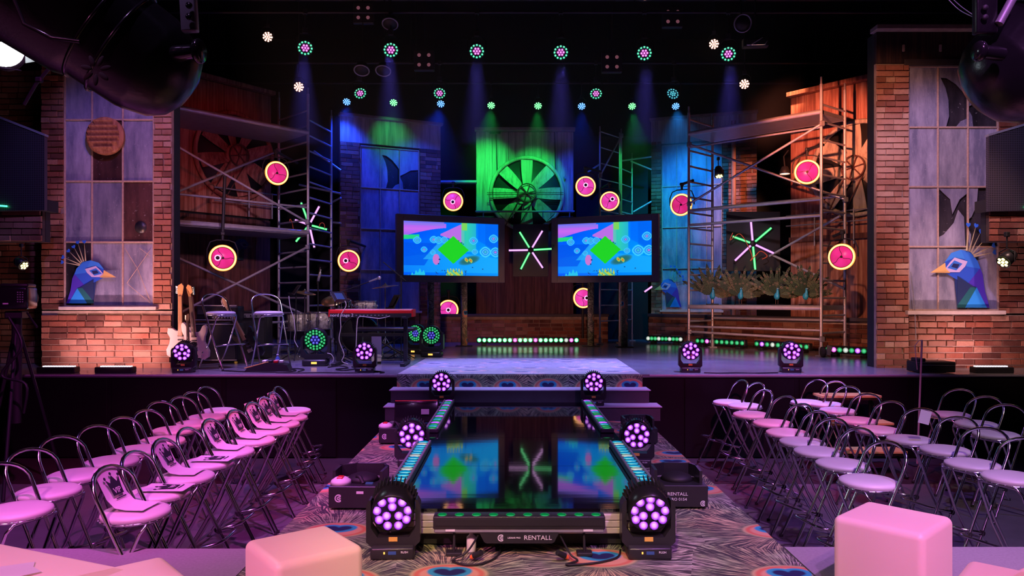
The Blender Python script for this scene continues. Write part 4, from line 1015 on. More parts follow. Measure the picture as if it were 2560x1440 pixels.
# right scaffold
dFL, dBL, dFR, dBR = 14.3, 14.9, 12.6, 13.1
pt = lambda px, d: (P(px, 0, d).x, d)
zz = lambda py, d: (HY - py) / F * d + EYE - STZ
rs, rp = tower_scaffold('scaffold', 'large aluminium scaffold at the right with ladder frames, decks and toy peacocks', pt(1722, dFL), pt(1781, dBL), pt(2053, dFR), pt(2112, dBR),
    {'FL': zz(282, dFL), 'BL': zz(300, dBL), 'FR': zz(210, dFR), 'BR': zz(225, dBR)},
    [(zz(330, dFL), ('FL', 'FR', 'BR', 'BL'), .07), (zz(764, dFR), ('FL', 'FR', 'BR', 'BL'), .08)],
    [('FL', 'FR', zz(527, dFL), .03), ('FL', 'FR', zz(563, dFL), .026), ('BL', 'BR', .60, .026), ('FL', 'FR', .45, .02), ('BL', 'BR', zz(520, dBL), .026), ('FL', 'FR', zz(440, dFL) + .55, .018)],
    [('FL', zz(362, dFL), 'BR', zz(500, dBR)), ('FL', zz(510, dFL), 'FR', zz(310, dFR)), ('FL', .35, 'FR', .30)],
    [('FL', 'BL', .55, zz(290, dFL)), ('FR', 'BR', .40, zz(225, dFR))])
p_ = rp['FR']
for a, b in (((1875, 668), (2100, 540)), ((1880, 614), (2112, 722))):
    MB().tube([P(a[0], a[1], 14.75) - Vector((0, 0, STZ)), P(b[0], b[1], 12.9) - Vector((0, 0, STZ))], .024, 8).build('brace', M['alu'], rs)
w = MB().lathe([(0, -.03), (.07, -.03), (.09, -.02), (.09, .02), (.07, .03), (0, .03)], 20, Matrix.Rotation(PI / 2, 3, 'Y')).build('caster_wheel', M['rubber'], rs, (p_[0] - .02, p_[1] - .12, .09))
tag(MB().rbox((0, 0, 0), (.09, .012, .16), .003, 1, Matrix.Rotation(.3, 3, 'Y')).build('caster_clamp', M['greysteel'], rs, (p_[0] + .06, p_[1] - .16, .12)), 'green-lit clamp plate')
# left scaffold
eFL, eFR, eBR = 12.3, 14.2, 15.0
ls, lp = tower_scaffold('scaffold', 'large aluminium scaffold at the left with two decks and ladder frames', pt(437, eFL), pt(300, 13.0), pt(770, eFR), pt(697, eBR),
    {'FL': zz(255, eFL), 'BL': 3.9, 'FR': zz(235, eFR), 'BR': zz(245, eBR)},
    [(zz(326, eFR), ('FL', 'FR', 'BR', 'BL'), .08), (zz(575, eFR), ('FL', 'FR', 'BR', 'BL'), .10)],
    [('FL', 'FR', .55, .022), ('FL', 'FR', zz(484, eFL) - .0, .02)],
    [('FL', zz(362, eFL), 'FR', zz(556, eFR)), ('FL', zz(484, eFL), 'BR', zz(378, eBR)), ('FL', zz(640, eFL), 'FR', zz(790, eFR)), ('FL', zz(790, eFL), 'FR', zz(618, eFR))],
    [('FR', 'BR', .4, zz(250, eFR))], hidden=('BL',))
ls2, lp2 = tower_scaffold('scaffold', 'narrow ladder frame standing right of the left scaffold', pt(773, 14.35), pt(773, 14.35), pt(828, 15.4), pt(828, 15.4),
    {'FL': zz(300, 14.35), 'BL': 3, 'FR': zz(290, 15.4), 'BR': 3}, [], [], [], [('FL', 'FR', .55, zz(298, 14.4))], hidden=('BL', 'BR', 'FL'))
for a, b in (((785, 378), (852, 426)), ((748, 462), (852, 484)), ((830, 506), (852, 494)), ((830, 556), (852, 558)), ((620, 383), (712, 392))):
    MB().tube([P(a[0], a[1], 15.6) - Vector((0, 0, STZ)), P(b[0], b[1], 15.4) - Vector((0, 0, STZ))], .022, 8).build('tie_tube', M['alu'], ls2)
# centre scaffold
cs, cp = tower_scaffold('scaffold', 'narrow scaffold of ladder frames between the centre fan wall and the window flat', pt(1500, 15.9), pt(1553, 16.6), pt(1580, 17.2), pt(1549, 16.4),
    {'FL': zz(330, 15.9), 'BL': zz(335, 16.6), 'FR': zz(395, 17.2), 'BR': zz(345, 16.4)}, [],
    [('BL', 'FR', zz(530, 16.6), .022)], [('FL', zz(440, 15.9), 'BL', zz(340, 16.6))],
    [('FL', 'BL', .5, zz(320, 15.9)), ('BL', 'FR', .5, zz(400, 16.6))], .34, .020)
for a, b in (((1553, 402), (1628, 392)), ((1577, 403), (1628, 424)), ((1583, 530), (1628, 504)), ((1470, 430), (1500, 410))):
    MB().tube([P(a[0], a[1], 17.0) - Vector((0, 0, STZ)), P(b[0], b[1], 17.2) - Vector((0, 0, STZ))], .02, 8).build('tie_tube', M['alu'], cs)

# ------------------------------------------------------------------ video screens
def paint(nx, ny):
    "returns rows of colours for the picture on both screens"
    def mixc(a, b, f): f = max(0, min(1, f)); return [a[i] * (1 - f) + b[i] * f for i in range(3)]
    rnd = random.Random(5)
    dots = [(rnd.uniform(.33, .66), rnd.uniform(.0, .10), rnd.uniform(.003, .007)) for _ in range(26)] + [(.37, .30, .01), (.36, .22, .008), (.60, .62, .01), (.62, .60, .006), (.72, .16, .007), (.83, .13, .007), (.57, .66, .008)]
    eyes = [(.14, .65, .05), (.31, .67, .05), (.36, .66, .05), (.42, .67, .045), (.21, .48, .04), (.73, .67, .055), (.95, .72, .06), (.86, .46, .075), (.97, .46, .07), (.745, .46, .04), (.30, .43, .035)]
    rows = []
    for j in range(ny + 1):
        row = []; v = j / ny
        for i in range(nx + 1):
            u = i / nx
            c = mixc((.0, .10, 1.0), (.0, .32, 1.0), u * .9 + .2 * math.sin(v * 5))
            # lower cyan sweep
            c = mixc(c, (.01, .42, 1.0), .8 * (1 if v < .42 - .35 * (u - .5) ** 2 and v > .05 else 0) * (.4 + .6 * u))
            # dark blue wing
            if .60 > v > .18 and u < .22 + .35 * (v - .2): c = mixc(c, (.0, .09, .85), .8)
            if .30 < v < .62 and .20 + .5 * (v - .3) < u < .28 + .4 * (v - .3) + .06: c = mixc(c, (.02, .40, .95), .8)
            # pink swoosh at the top left
            top = .99 - .06 * u; low = .70 + .22 * u
            if v > .72 + .18 * math.sin(u * 3.0) * (u < .6) - .0 and u < .44 and v < .97: c = mixc(c, (.75, .16, .85), .8 - .5 * abs(v - .86) * 6)
            if v > .93 and u < .42: c = mixc(c, (.25, .20, .85), .7)
            if v < .74 + .1 * u and v > .66 + .12 * u and u < .16: c = mixc(c, (.02, .75, .15), .9)
            if u > .38 and u < .635 and v > .66 + .55 * abs(u - .64) - .05 and v < .76 + .9 * (u - .36): c = mixc(c, (.55, .16, .78), .9)
            # green fan at centre right
            if .60 < u < .76 and v > .46: c = mixc(c, (.03, .62, .45), .85 * (1 - abs(u - .66) * 5) + .2 * v)
            if .605 < u < .66 and v > .86: c = mixc(c, (.25, .70, .02), .8)
            # faceted blue right
            if u > .78 and v > .62 + .9 * (.84 - u): c = mixc(c, (.0, .13, 1.0), .7)
            if u > .86 and .5 < v: c = mixc(c, (.0, .11, .85), .5)
            # pink dotted blob
            if ((u - .335) / .035) ** 2 + ((v - .30) / .10) ** 2 < 1: c = (.60, .18, .65)
            # dark olive leaf
            q_ = ((u - .685) / .12) ** 2 + ((v - .29 - .45 * (u - .68)) / .085) ** 2
            if q_ < 1: c = mixc((.02, .16, .16), c, q_ ** 3)
            for ex, ey in ((.655, .30), (.70, .29)):
                a_ = (u - ex) + .35 * (v - ey) * .56; b_ = (v - ey) * .56; r = (abs(a_ / .020) ** 1.4 + abs(b_ / .026) ** 1.4) ** .7
                if r < 1: c = (.30, .62, .10) if r > .62 else ((.75, .30, .03) if r > .28 else (.55, .06, .03))
            if v < .13 and .44 < u < .62 and (math.sin(u * 210) * .05 + .13 - abs(u - .52) * .6) > v: c = mixc((.05, .55, .35), (.6, .65, .02), .5 + .5 * math.sin(u * 90 + v * 60))
            if u < .22 and v < .12 and math.sin(u * 160) * .03 + .10 - abs(u - .17) > v: c = (.02, .55, .85)
            for ex, ey, er in eyes:
                du = (u - ex); dv = (v - ey) * .62; r = (abs(du) ** 1.6 + abs(dv) ** 1.6) ** (1 / 1.6) / (er * .75)
                if r < 1.15:
                    if .86 < r: c = (.05, .62, 1.0)
                    elif r > .62: c = mixc(c, (.02, .28, .95), .7)
                    elif r > .45: c = (.10, .60, .95)
                    elif r > .25: c = (.02, .25, .85)
                    else: c = (.5, .18, .75) if int(ex * 100) % 2 else (.05, .55, .7)
            for dx, dy, dr in dots:
                if (u - dx) ** 2 + ((v - dy) * .62) ** 2 < dr * dr: c = (.01, .04, .25)
            if abs(u - .515) / .165 + abs(v - .485) / .265 < 1: c = (.015, .66, .02)
            row.append((c[0], c[1], c[2], 1))
        rows.append(row)
    return rows
def screen_mesh(w, h, nx=288, ny=162):
    vs = [((i / nx - .5) * w, 0, (j / ny) * h) for j in range(ny + 1) for i in range(nx + 1)]
    fs = [(j * (nx + 1) + i, j * (nx + 1) + i + 1, (j + 1) * (nx + 1) + i + 1, (j + 1) * (nx + 1) + i) for j in range(ny) for i in range(nx)]
    me = bpy.data.meshes.new('screen'); me.from_pydata(vs, [], fs); me.materials.append(M['screen'])
    at = me.color_attributes.new('col', 'FLOAT_COLOR', 'POINT'); rows = paint(nx, ny)
    flat = [x for r in rows for c in r for x in c]; at.data.foreach_set('color', flat)
    return me
def video_screen(label, pl, dl, pr, dr, posts, me):
    A = Vector((P(pl, 0, dl).x, dl)); B = Vector((P(pr, 0, dr).x, dr)); L = (B - A).length
    c = (A + B) / 2; a = math.atan2(B.y - A.y, B.x - A.x); dm = (dl + dr) / 2
    zb = EYE + (HY - 706) / F * dm; zt_ = EYE + (HY - 540) / F * dm; H = zt_ - zb; b = .14
    t = thing('video_screen', label, 'screen', (c.x, c.y, zb), a)
    for s in (-1, 1): MB().rbox((s * (L / 2 - b / 2), 0, H / 2), (b, .14, H), .01, 1).build('bezel', M['frame'], t)
    for z in (b / 2, H - b / 2): MB().rbox((0, 0, z), (L - 2 * b + .01, .14, b), .01, 1).build('bezel', M['frame'], t)
    MB().box((0, .05, H / 2), (L - .04, .06, H - .04)).build('back_cover', M['black'], t)
    w_, h_ = L - 2 * b, H - 2 * b
    link('screen', me(w_, h_), t, (0, -.035, b))
    return t, w_, h_
_sm = {}
def sm(w, h):
    if 'a' not in _sm: _sm['a'] = (screen_mesh(1, 1),)
    return _sm['a'][0]
for lab, a in (('left video screen showing a green diamond on a blue feather picture', (990, 14.75, 1259, 15.65)), ('right video screen showing a green diamond on a blue feather picture', (1381, 15.65, 1648, 14.75))):
    t, w_, h_ = video_screen(lab, a[0], a[1], a[2], a[3], None, sm)
    for ch in t.children:
        if ch.name.startswith('screen'): ch.scale = (w_, 1, h_)
# peacock wrapped posts
for k, (px, lab) in enumerate(((1077, 'feather wrapped post under the left end of the left screen'), (1160, 'feather wrapped post under the right part of the left screen'), (1477, 'feather wrapped post under the left part of the right screen'), (1561, 'feather wrapped post under the right part of the right screen'))):
    d = (15.05, 15.32, 15.32, 15.05)[k]; t = thing('screen_post', lab, 'post', (P(px, 0, d).x, d, STZ), 0, 'feather wrapped posts')
    MB().lathe([(.068, .0), (.068, 1.325)], 18).build('wrapped_tube', M['feather_post'], t)
    MB().rbox((0, 0, .008), (.34, .30, .016), .004, 1).build('base_plate', M['black'], t)

# ------------------------------------------------------------------ amber ring fans
def ring_mesh():
    a = MB().tube([(.165 * math.cos(x), 0, .165 * math.sin(x)) for x in [2 * PI * k / 40 for k in range(40)]], .018, 8, True).mesh('led_ring', M['ring_on'])
    b = MB().tube([(.165 * math.cos(x), -.012, .165 * math.sin(x)) for x in [2 * PI * k / 40 for k in range(40)]], .010, 6, True).mesh('ring_core', M['ring_core'])
    c = MB().lathe([(0, .0), (.150, .0), (.150, .01), (0, .01)], 32, RX).mesh('fan_disc', M['fan_disc'])
    m = MB()
    for k in range(3):
        a0 = PI / 2 + k * 2 * PI / 3; pts = []
        for i in range(9):
            q = i / 8; r = .015 + .135 * q; an = a0 + .55 * math.sin(q * PI * .75); pts.append((r * math.cos(an), -.013, r * math.sin(an)))
        m.tube(pts, .0035, 5)
    m.tube([(.148 * math.cos(x), -.013, .148 * math.sin(x)) for x in [2 * PI * k / 32 for k in range(32)]], .004, 5, True)
    m.lathe([(0, .02), (.018, .018), (.018, .0)], 10, RX)
    d = m.mesh('swirl_spokes', M['rust_dark'])
    e = MB().lathe([(0, -.14), (.10, -.14), (.165, -.06), (.185, -.004), (.178, .0), (0, .0)], 28, RX).mesh('lamp_housing', M['black'])
    y = MB(); y.tube([(-.20, .05, 0), (-.20, .04, .12), (-.16, .04, .22), (-.08, .04, .25), (.08, .04, .25), (.16, .04, .22), (.20, .04, .12), (.20, .05, 0)], .009, 6)
    y.tube([(0, .04, .25), (0, .04, .33)], .02, 8).rbox((0, .04, .34), (.06, .06, .05), .01, 1)
    f = y.mesh('yoke', M['black'])
    h = MB().tube([(.035 * math.cos(x), -.02, .035 * math.sin(x)) for x in [2 * PI * k / 20 for k in range(20)]], .009, 6, True).mesh('hub_ring', M['dim'])
    g = MB().lathe([(0, .025), (.024, .022), (.026, 0)], 14, RX).mesh('hub', M['black'])
    return a, b, c, d, e, f, h, g
RM = ring_mesh()
M['hubring'] = glow('pale_pink_hub_ring', (1.0, .55, .9), 1.3); RM[6].materials[0] = M['hubring']
RM_M = RM[2].copy(); RM_M.materials.clear(); RM_M.materials.append(M['fan_disc_m'])
def ring_fan(label, px, py, d, size_px, yaw, hub=None, roll=0.0, arm=None):
    s = size_px / F * d / .366
    p = P(px, py, d); t = thing('ring_fan_lamp', label, 'fan lamp', p, yaw, 'round lamps with amber rings and pink fans'); t.scale = (s, s, s)
    for k in range(6):
        o = link(['led_ring', 'ring_core', 'fan_disc', 'swirl_spokes', 'lamp_housing', 'yoke'][k], RM_M if (k == 2 and 900 < px < 1600) else RM[k], t)
        if k == 3: o.rotation_euler = (0, roll, 0)
    if hub:
        link('hub', RM[7], t, (hub[0] * .15, -.012, hub[1] * .15)); link('hub_ring', RM[6], t, (hub[0] * .15, 0, hub[1] * .15))
    if arm is not None:
        a0 = Vector((0, .04, .34)); R_ = Matrix.Rotation(-yaw, 3, 'Z')
        MB().tube([a0, a0 + (R_ @ Vector(arm)) / s], .022, 8).build('mount_arm', M['black'], t)
    return t
ring_fan('amber ring lamp hung high on the left ladder frame', 692, 433, 13.7, 60, .65, None, .2, (.05, 1.2, 0))
ring_fan('amber ring lamp alone on the dark wall behind the left stools', 557, 645, 12.6, 66, .45, (-.45, 0), 0, (0, .1, 1.0))
ring_fan('amber ring lamp before the brick pier left of the left screen', 872, 652, 14.2, 55, .3, (-.35, 0), .4, (0, 1.6, 0))
ring_fan('amber ring lamp above the right end of the left screen', 1133, 503, 16.0, 50, .05, (-.05, -.1), 1.2, (0, .78, .10))
ring_fan('amber ring lamp between the fan wall and the centre scaffold', 1464, 466, 15.4, 51, 0, (0, .15), 2.3, (.38, .45, 0))
ring_fan('amber ring lamp in front of the centre scaffold above the right screen', 1524, 503, 15.2, 49, -.15, (.35, .25), 2.0, (-.1, .7, 0))
ring_fan('amber ring lamp partly behind the left post of the right scaffold', 1703, 512, 14.8, 56, -.5, None, 1.9, (.10, -.5, 0))
ring_fan('amber ring lamp high inside the right scaffold', 2018, 430, 13.0, 62, -.35, None, 1.1, (.12, -.4, 0))
ring_fan('amber ring lamp at the right edge of the right scaffold', 2104, 642, 12.3, 66, -.7, None, .3, (.18, .75, 0))
ring_fan('amber ring lamp low behind the brick wall under the left screen', 1121, 775, 16.95, 51, 0, (0, 0), 1.0, (0, .05, -1.05))
ring_fan('amber ring lamp half behind a feather post under the right screen', 1458, 745, 16.2, 51, .1, (.4, 0), 1.5, (0, 0, -1.3))

# ------------------------------------------------------------------ LED tube stars
def tube_star(label, px, py, d, arms, yaw=0, backing=None, r=.022):
    p = P(px, py, d); t = thing('tube_star', label, 'light', p, yaw, 'stars of six LED tubes'); k = d / F
    for i, (x, y, c) in enumerate(arms):
        v = Vector(((x - px) * k, 0, -(y - py) * k)); u = v.normalized()
        MB().tube([u * .06, v], r, 10).build('led_tube', M['tube_g' if c == 'g' else 'tube_p'], t)
        MB().tube([v, v + u * .03], r * 1.05, 8).build('end_cap', M['black'], t)
    MB().lathe([(0, .03), (.05, .03), (.06, .0), (.06, -.04), (0, -.04)], 14, RX).build('hub', M['black'], t)
    if backing:
        MB().rbox((backing[0], .10, backing[1]), (backing[2], .02, backing[3]), .005, 1).build('backing_board', M['black'], t)
    return t
tube_star('star of green and pink LED tubes between the two screens', 1327, 625, 15.4, [(1356, 577, 'p'), (1379, 622, 'g'), (1357, 670, 'p'), (1302, 673, 'g'), (1272, 626, 'p'), (1299, 580, 'g')], 0, (0, 0, .74, 1.1))
tube_star('star of green and pink LED tubes behind the ladder of the left scaffold', 773, 562, 14.75, [(798, 516, 'p'), (818, 574, 'g'), (786, 619, 'p'), (740, 604, 'g'), (738, 550, 'p'), (753, 507, 'g')], 0)
tube_star('star of green and pink LED tubes inside the right scaffold', 1882, 609, 14.2, [(1877, 550, 'p'), (1928, 570, 'g'), (1934, 633, 'p'), (1888, 674, 'g'), (1837, 652, 'p'), (1831, 591, 'g')], 0, (.04, .05, 1.04, 1.15))
t = thing('led_tube_stub', 'short pink LED tube end right of the right screen', 'light', P(1620, 723, 16.3)); MB().tube([(-.08, 0, -.06), (.09, 0, .06)], .022, 10).build('led_tube', M['tube_p'], t); MB().tube([(-.10, 0, -.075), (-.08, 0, -.06)], .024, 8).build('end_cap', M['black'], t)
for lab, pts in (('orange cable loop left of the left tube star', [(724, 553), (726, 548), (731, 560), (733, 574), (730, 576)]), ('orange cable loop right of the left tube star', [(798, 568), (800, 560), (806, 557), (811, 562), (812, 572)]),
                 ('tangled copper cable over the right tube star', [(1832, 582), (1825, 600), (1836, 592), (1850, 585), (1866, 606), (1880, 640), (1876, 652), (1888, 640), (1902, 628), (1918, 640), (1905, 648)])):
    cable(lab, [P(x, y, 14.05 if x > 1000 else 14.6) for x, y in pts], .008, 'orange')

# ------------------------------------------------------------------ bar stools
def stool_parts():
    S = .82
    seat = MB().lathe([(0, -.025), (.17, -.025), (.198, -.016), (.206, .0), (.200, .016), (.175, .027), (.10, .032), (0, .033)], 32)
    seat.v = [(x, y, z + S) for x, y, z in seat.v]
    rim = MB().tube([(.203 * math.cos(a), .203 * math.sin(a), S - .022) for a in [2 * PI * k / 32 for k in range(32)]], .008, 6, True)
    rim.lathe([(0, S - .032), (.19, S - .032), (.19, S - .022), (0, S - .022)], 24)
    stud = MB()
    for k in range(28):
        a = 2 * PI * k / 28; stud.ball((.211 * math.cos(a), .211 * math.sin(a), S - .016), .0055, 6, 4)
    def L_(z): return -.20 + (1.12 - z) * .473
    hy = .216; hoop = [(L_(0.0), hy, 0.01), (L_(.3), hy, .3), (L_(.6), hy, .6), (L_(.82), hy, .82), (L_(.95) - .0, hy, .95)]
    for i in range(1, 12):
        a = PI * i / 12; hoop.append((L_(.95) - .085 * math.sin(a) - .0, hy * math.cos(a), .95 + .16 * math.sin(a) ** .8))
    hoop += [(x, -hy, z) for x, y, z in [(L_(.95), 0, .95), (L_(.82), 0, .82), (L_(.6), 0, .6), (L_(.3), 0, .3), (L_(0.0), 0, .01)]]
    h = MB().tube(hoop, .0125, 10)
    r = MB().tube([(-.26, .175, .01), (-.02, .175, .42), (.12, .17, .74), (.15, .15, .785), (.15, -.15, .785), (.12, -.17, .74), (-.02, -.175, .42), (-.26, -.175, .01)], .0115, 8)
    z = .34; x = L_(z)
    fr = MB().tube([(x, hy, z), (x + .05, hy, z + .015), (x + .13, hy - .03, z + .03), (x + .16, .12, z + .035), (x + .16, -.12, z + .035), (x + .13, -hy + .03, z + .03), (x + .05, -hy, z + .015), (x, -hy, z)], .0115, 8)
    rc = MB().tube([(-.235, .175, .06), (-.235, -.175, .06)], .009, 6).mesh('rear_crossbar', M['chrome'])
    out = [('seat', seat.mesh('seat', M['vinyl']), 0), ('seat_rim', rim.mesh('seat_rim', M['chrome']), 0), ('rim_studs', stud.mesh('rim_studs', M['chrome']), 1),
            ('backrest_frame', h.mesh('backrest_frame', M['chrome']), 0), ('rear_leg_frame', r.mesh('rear_leg_frame', M['chrome']), 0),
            ('footrest', fr.mesh('footrest', M['chrome']), 0), ('rear_crossbar', rc, 0)]
    for xx, yy in ((L_(0), hy), (L_(0), -hy), (-.26, .175), (-.26, -.175)):
        out.append(('rubber_foot', MB().lathe([(0, 0), (.016, 0), (.016, .035), (0, .035)], 10, None, True, (xx, yy, 0)).mesh('rubber_foot', M['rubber']), 0))
    for yy in (hy, -hy): out.append(('joint_clamp', MB().tube([(x, yy - .012, z), (x, yy + .012, z)], .022, 10).mesh('joint_clamp', M['rubber']), 0))
    return out
SP = stool_parts()
def stool(label, px, py, z0, rz, group, hpx=.853):
    d = min(9.3, F * (EYE - z0 - .80) / (py - HY)); p = P(px, py, d)
    return stool_at(label, p.x, d, z0, rz, group)
def stool_at(label, x, y, z0, rz, group):
    t = thing('bar_stool', label, 'stool', (x, y, z0), rz, group)
    t.scale = (.97, .97, .955)
    for n_, me, kd in SP:
        o = link(n_, me, t)
        if kd: o['kind'] = 'stuff'
    return t
LR = [(340, 1275), (398, 1228), (465, 1188), (520, 1154), (575, 1126), (632, 1098), (672, 1074), (700, 1057), (722, 1041), (733, 1024)]
names_l = ['nearest', 'second nearest', 'third nearest', 'fourth nearest', 'fifth nearest', 'sixth nearest', 'seventh nearest', 'third farthest', 'second farthest', 'farthest']
front_l = []
for i, (px, py) in enumerate(LR):
    front_l.append(stool('chrome bar stool in the left row beside the catwalk, %s the camera' % names_l[i] if i < 7 else 'chrome bar stool in the left row beside the catwalk, %s from the camera' % names_l[i].replace('nearest', '').strip(), px, py, 0, -.0 + random.uniform(-.08, .08), 'stools left of the catwalk'))
LR2 = [(42, 1272), (122, 1224), (193, 1184), (280, 1150), (347, 1122), (405, 1099), (433, 1073), (486, 1057), (515, 1041), (548, 1025)]
for i, (px, py) in enumerate(LR2):
    w = names_l[i] + (' the camera' if i < 7 else ' from the camera')
    stool('white-seated chrome bar stool in the outer left row, %s' % w, px, py, 0, -.25 + random.uniform(-.1, .1), 'stools left of the catwalk')
RR = [(2171, 1200), (2105, 1157), (2045, 1126), (2005, 1102), (1968, 1079), (1932, 1055), (1878, 1034), (1862, 1012), (1823, 999)]
nr = ['nearest the camera', 'second nearest the camera', 'third nearest the camera', 'fourth nearest the camera', 'fifth nearest the camera', 'fourth from the far end', 'third from the far end', 'second from the far end', 'at the far end']
for i, (px, py) in enumerate(RR):
    stool('white-seated chrome bar stool in the right row beside the catwalk, %s' % nr[i], px, py, 0, PI + .20 + random.uniform(-.06, .06), 'stools right of the catwalk')
RR2 = [(2530, 1190), (2431, 1157), (2363, 1122), (2275, 1096), (2196, 1072), (2141, 1048), (2094, 1024), (2063, 1008), (2018, 995)]
for i, (px, py) in enumerate(RR2):
    stool('white-seated chrome bar stool in the middle right row, %s' % nr[i], px, py, 0, PI + .30 + random.uniform(-.08, .08), 'stools right of the catwalk')
for i, (px, py) in enumerate([(2490, 1083), (2440, 1057), (2376, 1034)]):
    stool('dim chrome bar stool in the outermost right row, %s' % ['nearest the camera', 'middle one', 'farthest one'][i], px, py, 0, PI + .35, 'stools right of the catwalk')
stool_at('chrome bar stool on the stage right of the cream guitars', P(552, 0, 10.45).x, 10.45, STZ, -.55, 'stools on the stage')
stool_at('chrome bar stool on the stage in front of the left ladder frame', P(672, 0, 10.55).x, 10.55, STZ, -.95, 'stools on the stage')

# reserved sheets over the hoops
def crown(m, s, cx_, cz_, y):
    pl = [(-.5, -.1), (.5, -.1), (.62, .45), (.30, .18), (.0, .62), (-.30, .18), (-.62, .45)]
    m.prism([(cx_ + x * s, cz_ + z * s) for x, z in pl], y, y + .0008)
    for x, z in ((-.62, .52), (0, .70), (.62, .52)): m.prism([(cx_ + (x + .10 * math.cos(a)) * s, cz_ + (z + .10 * math.sin(a)) * s) for a in [PI * k / 4 for k in range(8)]], y, y + .0008)
TX = text_mesh('VIP', .052, M['paper'], .0004)
def vip_paper(st, label, flat=False):
    "sheet bent over the seat and backrest"
    t = thing('vip_sheet', label, 'paper sheet', st.location.copy(), st.rotation_euler.z, 'printed sheets on the left stools')
    W2 = .105; S = .825
    if flat:
        prof = [(.20, S), (-.10, S)]
    else:
        prof = [(.10, S), (.0, S), (-.07, S + .012), (-.12, S + .06), (-.155, S + .13), (-.190, S + .20), (-.206, S + .240)]
    vs = []
    for x, z in prof: vs += [(x, -W2, z), (x, W2, z), (x, -W2, z + .0015), (x, W2, z + .0015)]
    fs = []
    for i in range(len(prof) - 1):
        b = i * 4; fs += [(b + 2, b + 3, b + 7, b + 6), (b, b + 4, b + 5, b + 1)]
    MB().add(vs, fs, True).build('paper', M['paper'], t)
    if flat:
        R_ = Matrix.Translation((.06, 0, S + .0035)) @ Matrix.Rotation(PI / 2, 4, 'Z') @ Matrix.Rotation(-PI / 2, 4, 'X')
    else:
        a = math.atan2(.20, .085)
        # text plane: x axis along local y, z axis up the slanted back
        R_ = Matrix.Translation((-.135, 0, S + .125)) @ Matrix.Rotation(PI / 2, 4, 'Z') @ Matrix.Rotation(math.radians(-26), 4, 'X')
    m = MB(); crown(m, .11, 0, .0, -.003); m.prism([(-.05, -.035), (.05, -.035), (.055, -.008), (-.055, -.008)], -.0035, -.0025); 
    m.prism([(-.052, -.06), (.052, -.06), (.052, -.012), (-.052, -.012)], -.003, -.0022); m.prism([(-.04, -.085), (.06, -.085), (.06, -.078), (-.04, -.078)], -.003, -.0022)
    m.xf(R_).build('crown_print', M['ink'], t)
    o = link('lettering', TX, t); o.matrix_local = R_ @ Matrix.Translation((0, -.0045, -.034)); o.name = 'lettering'
for i, lab, fl_ in ((0, 'VIP crown sheet on the stool nearest the camera', False), (1, 'VIP crown sheet lying flat on the second stool of the left row', True), (2, 'VIP crown sheet on the third stool of the left row', False),
                (3, 'VIP crown sheet lying flat on the fourth stool of the left row', True), (4, 'VIP crown sheet on the fifth stool of the left row', False), (5, 'VIP crown sheet on the sixth stool of the left row', False),
                (6, 'VIP crown sheet on the seventh stool of the left row', False), (7, 'VIP crown sheet on the third farthest stool of the left row', False), (8, 'VIP crown sheet on the second farthest stool of the left row', False)):
    vip_paper(front_l[i], lab, fl_)
tag(MB().box(P(2312, 1043, 6.62), (.10, .004, .12), Matrix.Rotation(.25, 3, 'Y')).build('paper_tag', M['paper']), 'small white paper tag on the backrest of a middle row right stool', 'paper sheet')

# ------------------------------------------------------------------ foreground cubes
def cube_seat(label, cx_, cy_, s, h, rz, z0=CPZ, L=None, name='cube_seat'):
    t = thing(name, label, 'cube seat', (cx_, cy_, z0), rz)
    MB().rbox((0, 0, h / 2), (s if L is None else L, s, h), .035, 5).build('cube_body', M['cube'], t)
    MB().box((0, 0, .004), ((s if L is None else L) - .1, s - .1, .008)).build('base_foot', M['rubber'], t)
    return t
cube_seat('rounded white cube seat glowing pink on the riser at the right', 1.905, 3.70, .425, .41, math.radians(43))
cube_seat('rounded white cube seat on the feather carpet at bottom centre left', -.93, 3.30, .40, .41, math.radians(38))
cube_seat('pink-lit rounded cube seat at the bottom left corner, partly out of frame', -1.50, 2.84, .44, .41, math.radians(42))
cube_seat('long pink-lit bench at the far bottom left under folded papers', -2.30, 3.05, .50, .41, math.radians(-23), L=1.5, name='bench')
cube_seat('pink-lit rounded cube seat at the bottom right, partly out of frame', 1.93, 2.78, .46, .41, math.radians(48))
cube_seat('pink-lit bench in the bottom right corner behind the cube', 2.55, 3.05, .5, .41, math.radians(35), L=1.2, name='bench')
p = thing('paper_sheet', 'folded papers lying on the bench at the bottom left', 'paper sheet', (-2.02, 2.93, CPZ + .411))
MB().box((0, 0, .003), (.21, .15, .002), Matrix.Rotation(.5, 3, 'Z')).build('sheet', M['paper'], p)
MB().box((.05, -.03, .010), (.18, .13, .002), Matrix.Rotation(.9, 3, 'Z') @ Matrix.Rotation(.05, 3, 'Y')).build('sheet', M['paper'], p)

